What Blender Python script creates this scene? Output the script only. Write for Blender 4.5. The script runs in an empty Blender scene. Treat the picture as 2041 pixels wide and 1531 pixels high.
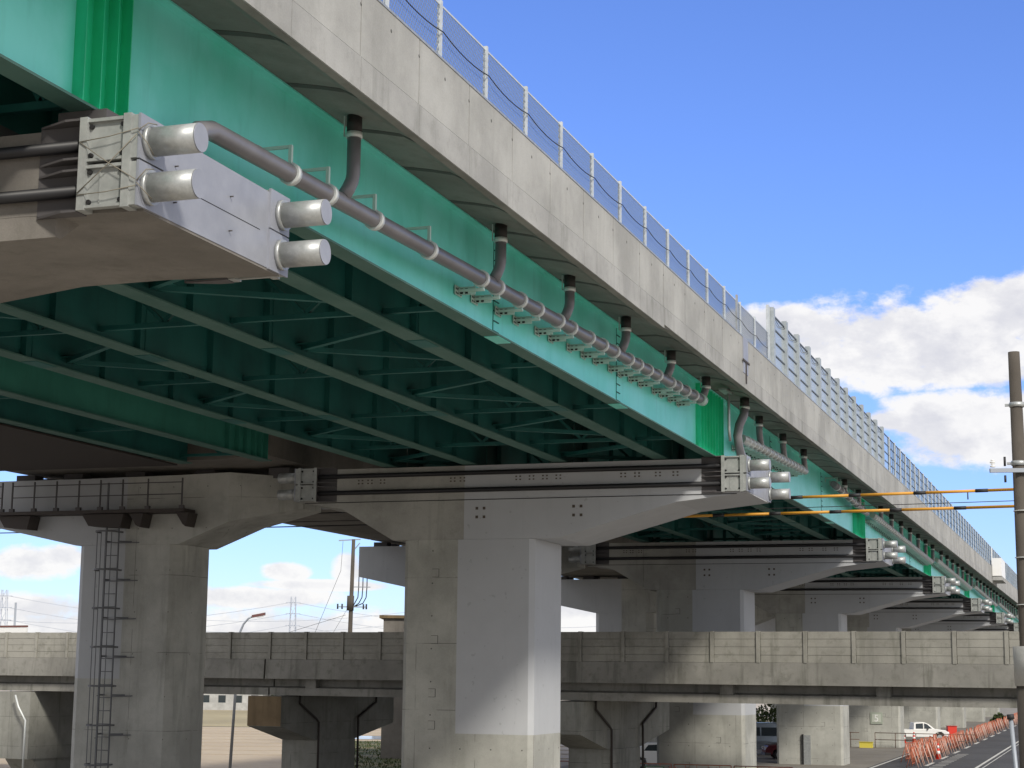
import bpy, math, random
from mathutils import Vector, Matrix
random.seed(7)
D = bpy.data
SC = bpy.context.scene
H = 5.15                      # eye height above the ground
PHI = .32959                  # heading of the camera left of the viaduct's direction (+Y)
CP, SP = math.cos(PHI), math.sin(PHI)

# ------------------------------------------------------------------ camera
pitch, roll = .16426, -.010645
cp, sp = math.cos(pitch), math.sin(pitch); cr, sr = math.cos(roll), math.sin(roll)
F = Vector((0, cp, sp)); U = Vector((0, -sp, cp)); R = Vector((1, 0, 0))
R2 = R*cr - U*sr; U2 = U*cr + R*sr
def to_bridge(v): return Vector((v.x*CP - v.y*SP, v.x*SP + v.y*CP, v.z))
Fb, Rb, Ub = to_bridge(F), to_bridge(R2), to_bridge(U2)
cam = D.cameras.new('camera'); camo = D.objects.new('camera', cam); SC.collection.objects.link(camo)
cam.sensor_width = 36; cam.lens = 3489/2041*36; cam.clip_start = .1; cam.clip_end = 6000
M = Matrix((Rb, Ub, -Fb)).transposed().to_4x4(); M.translation = Vector((0, 0, H))
camo.matrix_world = M
SC.camera = camo

# ------------------------------------------------------------------ sun, sky, exposure
EXPOSURE = 1.06
SUN = 1.6
SKY = .15
sdir = Vector((.52, -.545, .582)).normalized()       # towards the sun
sun = D.lights.new('sun', 'SUN'); sun.energy = SUN; sun.angle = math.radians(7); sun.color = (1, .94, .84)
suno = D.objects.new('sun', sun); SC.collection.objects.link(suno)
suno.rotation_euler = sdir.to_track_quat('Z', 'Y').to_euler()
suno.location = (30, -30, 60)
SC.view_settings.view_transform = 'Standard'
SC.view_settings.look = 'None'
SC.view_settings.exposure = EXPOSURE
SC.view_settings.gamma = 1

class NT:
    """small helper to write node graphs"""
    def __init__(s, nt): s.nt = nt; s.N = nt.nodes; s.L = nt.links
    def node(s, t, **kw):
        n = s.N.new(t)
        for k, v in kw.items(): setattr(n, k, v)
        return n
    def put(s, n, i, v):
        if hasattr(v, 'is_output') or hasattr(v, 'links'): s.L.new(v, n.inputs[i])
        elif v is not None: n.inputs[i].default_value = v
    def m(s, op, a, b=None, c=None, clamp=False):
        n = s.node('ShaderNodeMath', operation=op); n.use_clamp = clamp
        s.put(n, 0, a)
        if b is not None: s.put(n, 1, b)
        if c is not None: s.put(n, 2, c)
        return n.outputs[0]
    def dot(s, a, b):
        n = s.node('ShaderNodeVectorMath', operation='DOT_PRODUCT'); s.put(n, 0, a); s.put(n, 1, b); return n.outputs['Value']
    def noise(s, vec, scale, detail=4, rough=.55, dist=0):
        n = s.node('ShaderNodeTexNoise'); s.put(n, 'Vector', vec); n.inputs['Scale'].default_value = scale
        n.inputs['Detail'].default_value = detail; n.inputs['Roughness'].default_value = rough; n.inputs['Distortion'].default_value = dist
        return n.outputs['Fac']
    def comb(s, x, y, z=0.):
        n = s.node('ShaderNodeCombineXYZ'); s.put(n, 0, x); s.put(n, 1, y); s.put(n, 2, z); return n.outputs[0]
    def mix(s, f, a, b, blend='MIX'):
        n = s.node('ShaderNodeMix', data_type='RGBA', blend_type=blend)
        s.put(n, 0, f); s.put(n, 6, a); s.put(n, 7, b); return n.outputs[2]
    def ss(s, v, lo, hi):
        n = s.node('ShaderNodeMapRange', interpolation_type='SMOOTHSTEP'); s.put(n, 0, v)
        n.inputs[1].default_value = lo; n.inputs[2].default_value = hi; return n.outputs[0]

W = D.worlds.new('World'); SC.world = W; W.use_nodes = True
w = NT(W.node_tree); W.node_tree.nodes.clear()
out = w.node('ShaderNodeOutputWorld'); bg = w.node('ShaderNodeBackground'); w.L.new(bg.outputs[0], out.inputs[0])
sky = w.node('ShaderNodeTexSky', sky_type='NISHITA', sun_disc=False)
sky.sun_elevation = math.asin(sdir.z); sky.sun_rotation = math.atan2(sdir.x, sdir.y)
sky.air_density = 1.0; sky.dust_density = .25; sky.ozone_density = 3.0; sky.altitude = 0
tc = w.node('ShaderNodeTexCoord').outputs['Generated']
az = w.m('ARCTAN2', w.dot(tc, (CP, SP, 0)), w.dot(tc, (-SP, CP, 0)))       # 0 = heading of the street
el = w.m('ARCSINE', w.dot(tc, (0, 0, 1)))
def cloud_px(px, py, rx, ry):            # angles of a cumulus bank
    return ((px-1020)/3489, (1343+(px-1020)*.0106-py)/3600, rx/3489, ry/3489)
banks = [(1850,682,370,98),(1700,690,220,80),(2040,640,220,90),(1550,640,120,44),(1960,735,150,50),(1800,745,110,30),
         (1950,862,190,88),(1850,840,120,56),(2060,850,130,90),(1780,838,60,28),
         (90,1125,90,36),(150,1112,60,30),(575,1138,52,20),(700,1130,36,34),(640,1165,150,12),(500,1190,200,24),
         (-250,1080,200,60),(2500,800,300,120),(1200,1215,300,34),(50,1210,220,30),(2900,1000,500,90),(-900,1000,400,100)]
warp = w.noise(w.comb(az, w.m('MULTIPLY', el, 1.6)), 22, 6, .62)
warp2 = w.noise(w.comb(az, w.m('MULTIPLY', el, 1.5), 3.3), 55, 5, .6)
dens = None; topness = None
for b in banks:
    a0, e0, ra, re = cloud_px(*b)
    dx = w.m('DIVIDE', w.m('SUBTRACT', az, a0), ra); dy = w.m('DIVIDE', w.m('SUBTRACT', el, e0), re)
    d = w.m('SUBTRACT', 1, w.m('ADD', w.m('MULTIPLY', dx, dx), w.m('MULTIPLY', dy, dy)))
    dens = d if dens is None else w.m('MAXIMUM', dens, d)
band = w.m('SUBTRACT', w.m('MULTIPLY', w.m('SUBTRACT', 1, w.ss(el, .02, .062)), 2.4), 1.6)       # broken clouds low over the horizon
fill_clouds = w.m('MULTIPLY', w.m('MAXIMUM', w.ss(w.m('ABSOLUTE', az), .6, 1.0), w.ss(el, .55, .8)), 3.6)           # unseen cloud cover added outside the view to whiten and raise ambient light
high = w.m('SUBTRACT', fill_clouds, 3.0)
dens = w.m('MAXIMUM', w.m('MAXIMUM', w.m('MAXIMUM', dens, -3.0), band), high)
dd = w.m('ADD', dens, w.m('ADD', w.m('MULTIPLY', w.m('SUBTRACT', warp, .5), 2.6), w.m('MULTIPLY', w.m('SUBTRACT', warp2, .5), 1.0)))
mask = w.ss(dd, -.08, .55)
# grey bases, bright heads: thickness of the cloud towards the sun side (up and to the right)
up = w.noise(w.comb(w.m('ADD', az, .012), w.m('MULTIPLY', w.m('ADD', el, .02), 1.6)), 22, 6, .62)
relief = w.ss(w.m('SUBTRACT', warp, up), -.16, .2)
core = w.ss(dd, .5, 1.5)
bright = w.m('SUBTRACT', w.m('ADD', .62, w.m('MULTIPLY', relief, .62)), w.m('MULTIPLY', core, .36), clamp=True)
ccol = w.mix(bright, (1.75, 1.78, 2.05, 1), (3.15, 3.1, 3.05, 1))
tint = w.mix(1.0, sky.outputs[0], w.mix(w.ss(el, 0, .30), (.31, .36, .55, 1), (.335, .40, .63, 1)), 'MULTIPLY')
w.L.new(w.mix(w.m('MULTIPLY', mask, .96), tint, ccol), bg.inputs[0])
bg.inputs[1].default_value = SKY

# ------------------------------------------------------------------ mesh helpers
class MB:
    """collects shapes in world coordinates, then links them as ONE mesh object"""
    def __init__(s): s.v = []; s.f = []; s.sm = []
    def add(s, vs, fs, smooth=False):
        o = len(s.v); s.v += [Vector(p) for p in vs]; s.f += [[i+o for i in f] for f in fs]; s.sm += [smooth]*len(fs); return s
    def box(s, x0, x1, y0, y1, z0, z1):
        return s.add([(x0,y0,z0),(x1,y0,z0),(x1,y1,z0),(x0,y1,z0),(x0,y0,z1),(x1,y0,z1),(x1,y1,z1),(x0,y1,z1)],
                     [(0,3,2,1),(4,5,6,7),(0,1,5,4),(1,2,6,5),(2,3,7,6),(3,0,4,7)])
    def obox(s, p0, ax, ay, az):     # corner + three edge vectors
        p0, ax, ay, az = map(Vector, (p0, ax, ay, az))
        return s.add([p0, p0+ax, p0+ax+ay, p0+ay, p0+az, p0+ax+az, p0+ax+ay+az, p0+ay+az],
                     [(0,3,2,1),(4,5,6,7),(0,1,5,4),(1,2,6,5),(2,3,7,6),(3,0,4,7)])
    def bar(s, p0, p1, w, h, up=(0,0,1)):
        p0, p1 = Vector(p0), Vector(p1); d = (p1-p0)
        if d.length < 1e-6: return s
        t = d.normalized(); side = t.cross(Vector(up))
        if side.length < 1e-4: side = t.cross(Vector((1,0,0)))
        side.normalize(); u = side.cross(t)
        return s.obox(p0 - side*w/2 - u*h/2, d, side*w, u*h)
    def prism(s, poly, axis, a, b):  # polygon in the two other axes, extruded along axis
        def mk(p, t):
            if axis == 'y': return (p[0], t, p[1])
            if axis == 'x': return (t, p[0], p[1])
            return (p[0], p[1], t)
        n = len(poly)
        vs = [mk(p, a) for p in poly] + [mk(p, b) for p in poly]
        return s.add(vs, [tuple(range(n))[::-1], tuple(range(n, 2*n))] + [(i, (i+1) % n, n+(i+1) % n, n+i) for i in range(n)])
    def tube(s, pts, r, n=10, caps=True, radii=None):
        pts = [Vector(p) for p in pts]; rings = []; o = len(s.v)
        prev = None
        for i, p in enumerate(pts):
            t = (pts[min(i+1, len(pts)-1)] - pts[max(i-1, 0)]).normalized()
            if prev is None:
                a = t.cross(Vector((0,0,1)))
                if a.length < 1e-3: a = t.cross(Vector((1,0,0)))
                a.normalize()
            else:
                a = (prev - t*prev.dot(t)).normalized()
            prev = a; b = t.cross(a); rr = radii[i] if radii else r
            rings.append([p + (a*math.cos(2*math.pi*k/n) + b*math.sin(2*math.pi*k/n))*rr for k in range(n)])
        vs = [q for ring in rings for q in ring]
        fs = [(i*n+k, i*n+(k+1) % n, (i+1)*n+(k+1) % n, (i+1)*n+k) for i in range(len(pts)-1) for k in range(n)]
        s.add(vs, fs, True)
        if caps:
            s.add([], [], False)
            s.f += [[o+k for k in range(n)][::-1], [o+(len(pts)-1)*n+k for k in range(n)]]; s.sm += [False, False]
        return s
    def build(s, name, mat, parent=None, loc=None, bevel=0):
        org = Vector((0,0,0))
        if parent is not None:
            q = parent
            while q is not None: org += q.location; q = q.parent
        elif loc is not None: org = Vector(loc)
        me = D.meshes.new(name)
        me.from_pydata([tuple(p-org) for p in s.v], [], s.f)
        me.polygons.foreach_set('use_smooth', s.sm); me.validate(); me.update()
        for m_ in (mat if isinstance(mat, (list, tuple)) else [mat]): me.materials.append(m_)
        o = D.objects.new(name, me); SC.collection.objects.link(o)
        if parent is not None: o.parent = parent
        elif loc is not None: o.location = loc
        import bmesh
        bm = bmesh.new(); bm.from_mesh(me); bmesh.ops.recalc_face_normals(bm, faces=bm.faces); bm.to_mesh(me); bm.free()
        if bevel:
            md = o.modifiers.new('edge', 'BEVEL'); md.width = bevel; md.segments = 2; md.limit_method = 'ANGLE'
        return o

def tag(o, label=None, cat=None, group=None, kind=None):
    if label: o['label'] = label
    if cat: o['category'] = cat
    if group: o['group'] = group
    if kind: o['kind'] = kind
    return o
def empty(name, loc, label=None, cat=None, group=None):
    o = D.objects.new(name, None); SC.collection.objects.link(o); o.location = loc; o.empty_display_size = .3
    return tag(o, label, cat, group)
def copy_tree(o, parent=None):
    c = o.copy(); SC.collection.objects.link(c)
    if parent: c.parent = parent
    for ch in list(o.children): copy_tree(ch, c)
    return c
def cz(X, Z, z):            # street frame (right, ahead, up from ground) -> world
    return Vector((X*CP - Z*SP, X*SP + Z*CP, z))

# ------------------------------------------------------------------ materials
def mat(name, col, rough=.8, metal=0, spec=.5):
    m = D.materials.new(name); m.use_nodes = True
    p = m.node_tree.nodes['Principled BSDF']
    p.inputs['Base Color'].default_value = (*col, 1); p.inputs['Roughness'].default_value = rough
    p.inputs['Metallic'].default_value = metal; p.inputs['Specular IOR Level'].default_value = spec
    return m
def finish(t, p, col, bump=None, strength=.3, dist=.01):
    t.L.new(col, p.inputs['Base Color'])
    if bump is not None:
        b = t.node('ShaderNodeBump'); b.inputs['Strength'].default_value = strength; b.inputs['Distance'].default_value = dist
        t.L.new(bump, b.inputs['Height']); t.L.new(b.outputs[0], p.inputs['Normal'])
def concrete(name, col, stain=.5, lines=None, dots=None, paint=None, streak=.35, rough=.88):
    """cast concrete: mottling, vertical rain streaks, formwork joints, tie holes and an optional painted zone"""
    m = mat(name, col, rough, 0, .25); t = NT(m.node_tree); p = t.N['Principled BSDF']
    pos = t.node('ShaderNodeNewGeometry').outputs['Position']
    sx = t.node('ShaderNodeSeparateXYZ'); t.L.new(pos, sx.inputs[0]); x, y, z = sx.outputs
    h = t.m('ADD', x, y)
    big = t.noise(pos, .55, 5, .6); mid = t.noise(pos, 3.2, 6, .65); fine = t.noise(pos, 38, 3, .6)
    st = t.noise(t.comb(x, y, t.m('MULTIPLY', z, .11)), 2.4, 5, .65, .3)
    c = t.mix(t.ss(big, .34, .68), tuple(v*.80 for v in col)+(1,), tuple(min(1, v*1.1) for v in col)+(1,))
    c = t.mix(t.m('MULTIPLY', t.ss(mid, .50, .74), .30*stain), c, (col[0]*.55, col[1]*.56, col[2]*.52, 1))
    c = t.mix(t.m('MULTIPLY', t.ss(st, .50, .70), streak), c, (col[0]*.48, col[1]*.49, col[2]*.46, 1))
    c = t.mix(t.m('MULTIPLY', t.ss(fine, .35, .75), .10), c, (.05, .05, .045, 1))
    dark = None
    if lines:                                     # (width, height, z0) of the formwork panels
        for coord, size, off in ((h, lines[0], lines[2]), (z, lines[1], lines[3])):
            fr = t.m('FRACT', t.m('DIVIDE', t.m('ADD', coord, off), size))
            d = t.m('MULTIPLY', t.m('ABSOLUTE', t.m('SUBTRACT', fr, .5)), size)
            ln = t.m('LESS_THAN', d, .009)
            dark = ln if dark is None else t.m('MAXIMUM', dark, ln)
        brk = t.ss(t.noise(pos, 1.3, 3, .5), .40, .58)
        dark = t.m('MULTIPLY', t.m('MULTIPLY', dark, brk), .55)
    if dots:                                      # (pitch along, pitch up, radius, offset along, offset up)
        fa = t.m('SUBTRACT', t.m('FRACT', t.m('DIVIDE', t.m('ADD', h, dots[3]), dots[0])), .5)
        fb = t.m('SUBTRACT', t.m('FRACT', t.m('DIVIDE', t.m('ADD', z, dots[4]), dots[1])), .5)
        a = t.m('MULTIPLY', fa, dots[0]); b = t.m('MULTIPLY', fb, dots[1])
        r = t.m('SQRT', t.m('ADD', t.m('MULTIPLY', a, a), t.m('MULTIPLY', b, b)))
        dt = t.m('MULTIPLY', t.m('LESS_THAN', r, dots[2]), .75)
        dark = dt if dark is None else t.m('MAXIMUM', dark, dt)
    if dark is not None: c = t.mix(dark, c, (.03, .03, .028, 1))
    if paint:                                     # (colour, x limit, side, z limit): coat of paint on one side of x above z
        side = t.m('GREATER_THAN', x, paint[1]) if paint[2] > 0 else t.m('LESS_THAN', x, paint[1])
        pm = t.m('MULTIPLY', side, t.m('GREATER_THAN', z, paint[3]))
        pc = t.mix(t.ss(big, .3, .7), tuple(v*.93 for v in paint[0])+(1,), paint[0]+(1,))
        pc = t.mix(t.m('MULTIPLY', t.ss(t.noise(pos, 5.5, 2, .5), .70, .74), .22), pc, (.12, .12, .12, 1))
        pc = t.mix(t.m('MULTIPLY', t.ss(st, .52, .72), .16), pc, tuple(v*.6 for v in paint[0])+(1,))
        c = t.mix(pm, c, pc)
    finish(t, p, c, fine, .25, .01)
    return m

PAINT = (.49, .505, .525)
M_pier = concrete('pier_concrete', (.45, .45, .41), .9, (1.83, 1.87, .15, .55), (.92, .93, .022, .3, .2), (PAINT, -17.72, 1, 3.48), .30)
M_pier2 = concrete('second_pier_concrete', (.46, .46, .425), .9, (3.7, 2.4, .9, .3), (1.2, 1.3, .018, .3, .2), ((.47,.485,.50), -29.45, -1, 4.88), .42)
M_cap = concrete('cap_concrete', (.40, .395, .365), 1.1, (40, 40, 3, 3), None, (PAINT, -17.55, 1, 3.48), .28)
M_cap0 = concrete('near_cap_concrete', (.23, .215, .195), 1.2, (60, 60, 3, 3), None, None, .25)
M_parapet = concrete('parapet_concrete', (.38, .382, .368), .5, None, (1.015, 3.0, .028, -10.5+.12, -.20+.0), None, .16)
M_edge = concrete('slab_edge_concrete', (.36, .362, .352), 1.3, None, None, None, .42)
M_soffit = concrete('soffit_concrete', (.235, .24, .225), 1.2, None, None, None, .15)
M_band = mat('soffit_band', (.07, .072, .068), .9)
M_ramp = concrete('ramp_concrete', (.27, .264, .238), 2.2, None, None, None, .75)
M_rampwall = concrete('ramp_wall_concrete', (.33, .322, .285), 2.2, None, None, None, .55)
M_ramppier = concrete('ramp_pier_concrete', (.30, .30, .27), 1.2, (1.6, 1.3, .3, .2), None, None, .5)
M_brownc = concrete('stained_concrete', (.20, .145, .085), 1.2, None, None, None, .5)
M_dgirder = concrete('box_girder_concrete', (.20, .185, .165), 1.2, None, None, None, .3)
M_dark = mat('dark_gap', (.015, .015, .016), .9)

def steel_paint(name, c0, c1, rough=.42, streak=.3):
    m = mat(name, c0, rough, 0, .5); t = NT(m.node_tree); p = t.N['Principled BSDF']
    pos = t.node('ShaderNodeNewGeometry').outputs['Position']
    sx = t.node('ShaderNodeSeparateXYZ'); t.L.new(pos, sx.inputs[0]); x, y, z = sx.outputs
    n1 = t.noise(pos, .8, 5, .6); st = t.noise(t.comb(x, y, t.m('MULTIPLY', z, .15)), 3.5, 4, .6)
    c = t.mix(t.ss(n1, .35, .65), c0+(1,), c1+(1,))
    c = t.mix(t.m('MULTIPLY', t.ss(st, .5, .75), streak), c, tuple(v*.62 for v in c0)+(1,))
    fine = t.noise(pos, 60, 2)
    finish(t, p, c, fine, .06, .004)
    return m
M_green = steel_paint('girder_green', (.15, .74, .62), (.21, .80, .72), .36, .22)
M_green_in = steel_paint('shaded_girder_green', (.009, .10, .092), (.014, .135, .122), .6)  # same girder paint darkened; the gloom under the deck is put into the colour
M_flange = steel_paint('bounce_lit_flange_green', (.052, .14, .115), (.075, .165, .14), .7, .3)  # paler grey green; light bounced up from the ground is painted in
M_greenend = steel_paint('girder_end_green', (.02, .58, .27), (.03, .68, .36), .35, .45)
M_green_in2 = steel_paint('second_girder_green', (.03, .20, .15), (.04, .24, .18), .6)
def galvanised(name, c0, c1, rough=.45, metal=.55, sc=9):
    m = mat(name, c0, rough, metal); t = NT(m.node_tree); p = t.N['Principled BSDF']
    pos = t.node('ShaderNodeNewGeometry').outputs['Position']
    v = t.node('ShaderNodeTexVoronoi'); t.L.new(pos, v.inputs['Vector']); v.inputs['Scale'].default_value = sc*3
    n = t.noise(pos, sc, 5, .65)
    c = t.mix(t.ss(n, .3, .7), c0+(1,), c1+(1,))
    c = t.mix(t.m('MULTIPLY', v.outputs['Distance'], .25), c, tuple(q*.7 for q in c0)+(1,))
    finish(t, p, c); return m
M_galv = galvanised('galvanised_steel', (.36, .38, .38), (.50, .52, .51))
M_lad = mat('ladder_grey', (.15, .155, .165), .6, .2)
M_box = galvanised('anchor_box_steel', (.31, .325, .315), (.42, .435, .42), .55, .2, 4)
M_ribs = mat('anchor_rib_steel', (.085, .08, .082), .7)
M_cyl = galvanised('anchor_sleeve_steel', (.38, .395, .39), (.46, .475, .47), .42, .4, 14)
M_endplate = galvanised('end_plate_paint', (.27, .285, .33), (.335, .35, .395), .5, .1, 1.5)
M_tendon = mat('black_tendon_sheath', (.012, .012, .014), .5)
M_pipe = steel_paint('drain_pipe_brown', (.155, .150, .160), (.19, .185, .196), .35, .15)
M_strap = mat('clamp_zinc', (.66, .69, .68), .4, .2)
M_socket = mat('socket_black', (.03, .026, .025), .7)
M_bracket = steel_paint('bracket_pale_green', (.42, .56, .50), (.48, .62, .56), .5, .1)
M_post = galvanised('fence_post_zinc', (.50, .54, .56), (.62, .66, .68), .45, .2, 5)
M_postg = galvanised('barrier_post_zinc', (.33, .37, .39), (.42, .46, .48), .5, .2, 5)
M_wire = mat('fence_mesh_wire', (.20, .24, .30), .5, .2)
M_cable = mat('black_cable', (.02, .02, .022), .6)
M_yellow = mat('yellow_cable_sleeve', (.62, .30, .03), .5)
M_pole = concrete('pole_concrete', (.095, .083, .07), 1.0, None, None, None, .5)
M_lightconc = concrete('pale_post_concrete', (.42, .42, .40), 1.0, None, None, None, .3)
M_steelgrey = mat('lamp_post_grey', (.30, .33, .37), .5, .2)
M_rust = mat('rusted_steel', (.06, .05, .045), .7, .2)
M_orange = mat('barricade_orange', (.50, .15, .08), .6)
M_white = mat('white_paint', (.80, .80, .78), .45)
M_red = mat('cone_red', (.65, .04, .02), .5)
M_rubber = mat('tyre_rubber', (.02, .02, .02), .8)
M_glass = mat('car_glass', (.03, .04, .045), .08)
M_silver = mat('silver_car_paint', (.33, .38, .42), .25, .6)
M_maroon = mat('maroon_car_paint', (.11, .015, .02), .25, .2)
M_lamp = mat('lamp_housing', (.16, .07, .065), .4)
M_bulb = mat('headlight_glass', (.8, .8, .8), .1)

def sheet_panel(name, col, alpha, rough=.25):
    m = mat(name, col, rough); m.node_tree.nodes['Principled BSDF'].inputs['Alpha'].default_value = alpha; return m
M_poly = sheet_panel('frosted_barrier_sheet', (.36, .41, .44), .96)
M_clear = sheet_panel('clear_barrier_sheet', (.22, .36, .55), .42, .15)

def ground_mat(name, c0, c1, c2, sc=.08, fine=2.0, rough=.95, bump=.4):
    m = mat(name, c0, rough, 0, .2); t = NT(m.node_tree); p = t.N['Principled BSDF']
    pos = t.node('ShaderNodeNewGeometry').outputs['Position']
    a = t.noise(pos, sc, 6, .65); b = t.noise(pos, fine, 5, .7); d = t.noise(pos, fine*9, 3, .6)
    c = t.mix(t.ss(a, .35, .65), c0+(1,), c1+(1,)); c = t.mix(t.m('MULTIPLY', t.ss(b, .45, .75), .6), c, c2+(1,))
    finish(t, p, c, d, bump, .03); return m
M_dirt = ground_mat('bare_dirt', (.37, .335, .285), (.43, .39, .335), (.29, .26, .215))
M_straw = ground_mat('dry_straw', (.36, .31, .19), (.28, .24, .15), (.42, .37, .24), .05, 1.2)
M_grassm = ground_mat('rough_grass', (.07, .085, .035), (.16, .14, .08), (.05, .06, .025), .2, 1.5)
M_asphalt = ground_mat('asphalt', (.075, .075, .078), (.095, .095, .098), (.06, .06, .062), .15, 3.0, .9, .2)
M_gravel = ground_mat('gravel_lot', (.20, .185, .16), (.25, .235, .21), (.15, .14, .125), .2, 2.5)

# ------------------------------------------------------------------ dimensions of the main viaduct (x across, y along)
XE = -8.9            # outer face of the parapet
XG = [-10.31, -11.76, -14.70, -17.41, -19.94]     # girder webs
XL = -21.9           # left edge of the deck
ZB = 11.11           # underside of the girders
PIERS = [15.2, 47.0, 76.8, 106.2, 135.6, 165.0, 194.4, 223.8, 253.2]     # front of each pier's anchor boxes
Y0, Y1 = -14.0, 254.0
joints = [-14.0] + [p+1.6 for p in PIERS]

# ---------------- ground and roads
g = MB(); g.add([(-1600,-400,0),(1500,-400,0),(1500,2600,0),(-1600,2600,0)], [(0,1,2,3)])
tag(g.build('ground', M_dirt), kind='structure')
g = MB(); g.add([cz(-70,84,.021), cz(-6,84,.021), cz(8,166,.021), cz(-150,166,.021)], [(0,1,2,3)])
tag(g.build('field', ground_mat('ploughed_earth', (.40,.33,.24), (.44,.37,.27), (.33,.27,.20), .1, 1.0)), kind='structure')
g = MB(); g.add([cz(-150,167,.031), cz(60,167,.031), cz(90,236,.031), cz(-180,236,.031)], [(0,1,2,3)])
tag(g.build('straw_field', M_straw), kind='structure')
g = MB()
for i in range(9): g.bar(cz(-60,112+i*6.2,.032), cz(5,111+i*6.0,.032), .16, .03)
tag(g.build('furrow_ridge', mat('furrow_earth', (.34,.28,.21), .95)), kind='structure')

# ---------------- main viaduct superstructure
via = empty('highway_viaduct', (-15.4, 0, 0), 'long elevated highway deck on green steel girders crossing the whole upper half of the photo', 'viaduct')
def slab_poly(zb):
    return [(XE,zb),(XE-.12,zb),(XE-.17,zb+.07),(XE-.45,zb+.22),(XE-.8,zb+.30),(-10.2,12.92),(-20.2,12.92),(-21.2,12.85),(XL,12.62),(XL,13.1),(XE,13.0)]
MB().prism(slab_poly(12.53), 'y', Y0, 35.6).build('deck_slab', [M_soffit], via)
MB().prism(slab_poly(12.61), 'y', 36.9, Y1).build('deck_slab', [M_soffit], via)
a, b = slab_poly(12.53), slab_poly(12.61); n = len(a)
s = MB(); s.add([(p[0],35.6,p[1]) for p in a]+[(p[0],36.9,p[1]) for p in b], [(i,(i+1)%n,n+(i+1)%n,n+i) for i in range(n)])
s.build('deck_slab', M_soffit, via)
# edge beam band with its own weathered face, cut by joints every two metres
s = MB(); y = Y0
ys = [Y0] + [19.79+2.03*k for k in range(-16, 116)]
for i in range(len(ys)-1):
    zb = 12.53 if ys[i] < 35 else 12.61
    s.box(XE+.004, XE+.03, ys[i]+.006, ys[i+1]-.006, zb, 12.985)
s.build('edge_beam', M_edge, via)
s = MB(); s.box(XE-.22, XE-.03, Y0, Y1, 13.0, 13.93)
for i in range(len(ys)-1): s.box(XE-.24, XE+.012, ys[i]+.014, ys[i+1]-.014, 13.005, 13.95)
s.build('parapet', M_parapet, via)
MB().box(XL, XL+.22, Y0, Y1, 13.1, 13.98).build('parapet', M_parapet, via)
# metal capping on the parapet
MB().box(XE-.25, XE+.022, Y0, Y1, 13.952, 13.985).build('capping_rail', M_galv, via)
MB().box(XE-6.5, XE-.26, Y0, Y1, 13.1, 13.18).box(XL+.23, XE-6.52, Y0, Y1, 13.1, 13.18).build('road_surface', M_asphalt, via)
# dark joints of the soffit forms
s = MB()
for k in range(-15, 114):
    y = 18.25+2.04*k; zb = 12.53 if y < 36 else 12.61; e = .006; wd = .085
    pts = [(XE-.17,zb+.07),(XE-.45,zb+.22),(XE-.8,zb+.30),(-10.2,12.92)]
    if y < 130: s = MB()
    for p, q in zip(pts, pts[1:]):
        s.add([(p[0],y-wd,p[1]-e),(p[0],y+wd,p[1]-e),(q[0],y+wd,q[1]-e),(q[0],y-wd,q[1]-e),
               (p[0],y-wd,p[1]+.01),(p[0],y+wd,p[1]+.01),(q[0],y+wd,q[1]+.01),(q[0],y-wd,q[1]+.01)],
              [(0,1,2,3),(4,7,6,5),(0,4,5,1),(3,2,6,7),(0,3,7,4),(1,5,6,2)])
    if y < 130: s.build('soffit_joint', M_band, via); s = MB()
tag(s.build('soffit_joint', M_band, via), kind='stuff')
# girders, one per span and line
jy = [-14.0, 10.6] + [p+1.6 for p in PIERS[1:]]
for si in range(len(jy)-1):
    a, b = jy[si]+.05, jy[si+1]-.05
    for gi, gx in enumerate(XG):
        s = MB(); fw = .155 if gi == 0 else .20
        endz = b-3.3 if gi == 0 else b
        s.box(gx-.011, gx+.011, a, endz, ZB+.03, 12.90)
        s.box(gx-.16, gx+.16, a, b, 12.88, 12.905)
        if gi:
            y = a+.9
            while y < b:
                s.box(gx+.012, gx+.14, y-.006, y+.006, ZB+.03, 12.88); y += 2.85
        for q in ((29.3, 37.5) if si == 1 else (a+(b-a)*.33, a+(b-a)*.67)):                 # bolted splices
            s.box(gx-fw+.02, gx+fw-.02, q-.35, q+.35, ZB-.012, ZB-.001)
            if gi: s.box(gx-.024, gx+.024, q-.28, q+.28, ZB+.1, 12.8)
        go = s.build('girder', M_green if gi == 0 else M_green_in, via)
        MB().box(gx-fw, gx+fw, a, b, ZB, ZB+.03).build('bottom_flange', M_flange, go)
        if gi == 0:
            s = MB(); s.box(gx-.013, gx+.014, endz, b, ZB+.03, 12.90)
            y = endz+.05
            while y < b-.05: s.box(gx+.014, gx+.15, y-.007, y+.007, ZB+.03, 12.88); y += .36
            s.build('end_panel', M_greenend, go)
s = MB()                                             # stiffened panel of the fascia girder over the nearest pier
s.box(XG[0]-.014, XG[0]+.016, 15.46, 16.38, ZB+.03, 12.90)
for y in (15.47, 15.80, 16.10, 16.37): s.box(XG[0]+.016, XG[0]+.15, y-.008, y+.008, ZB+.03, 12.88)
s.build('stiffener_panel', M_greenend, via)
# vertical splice with bolt rows on the fascia girder
bolt_y = [29.0, 37.3, 56.0, 66.5, 85, 97]
s = MB()
for q in bolt_y:
    s.box(XG[0]+.011, XG[0]+.024, q-.003, q+.003, ZB+.04, 12.85)
    for dz in range(9): s.box(XG[0]+.011, XG[0]+.03, q+.03, q+.30, ZB+.10+dz*.185, ZB+.118+dz*.185)
s.build('bolt_row', mat('bolt_row_green', (.01, .10, .09), .6), via)  # dark green bars mark the bolt rows
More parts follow.
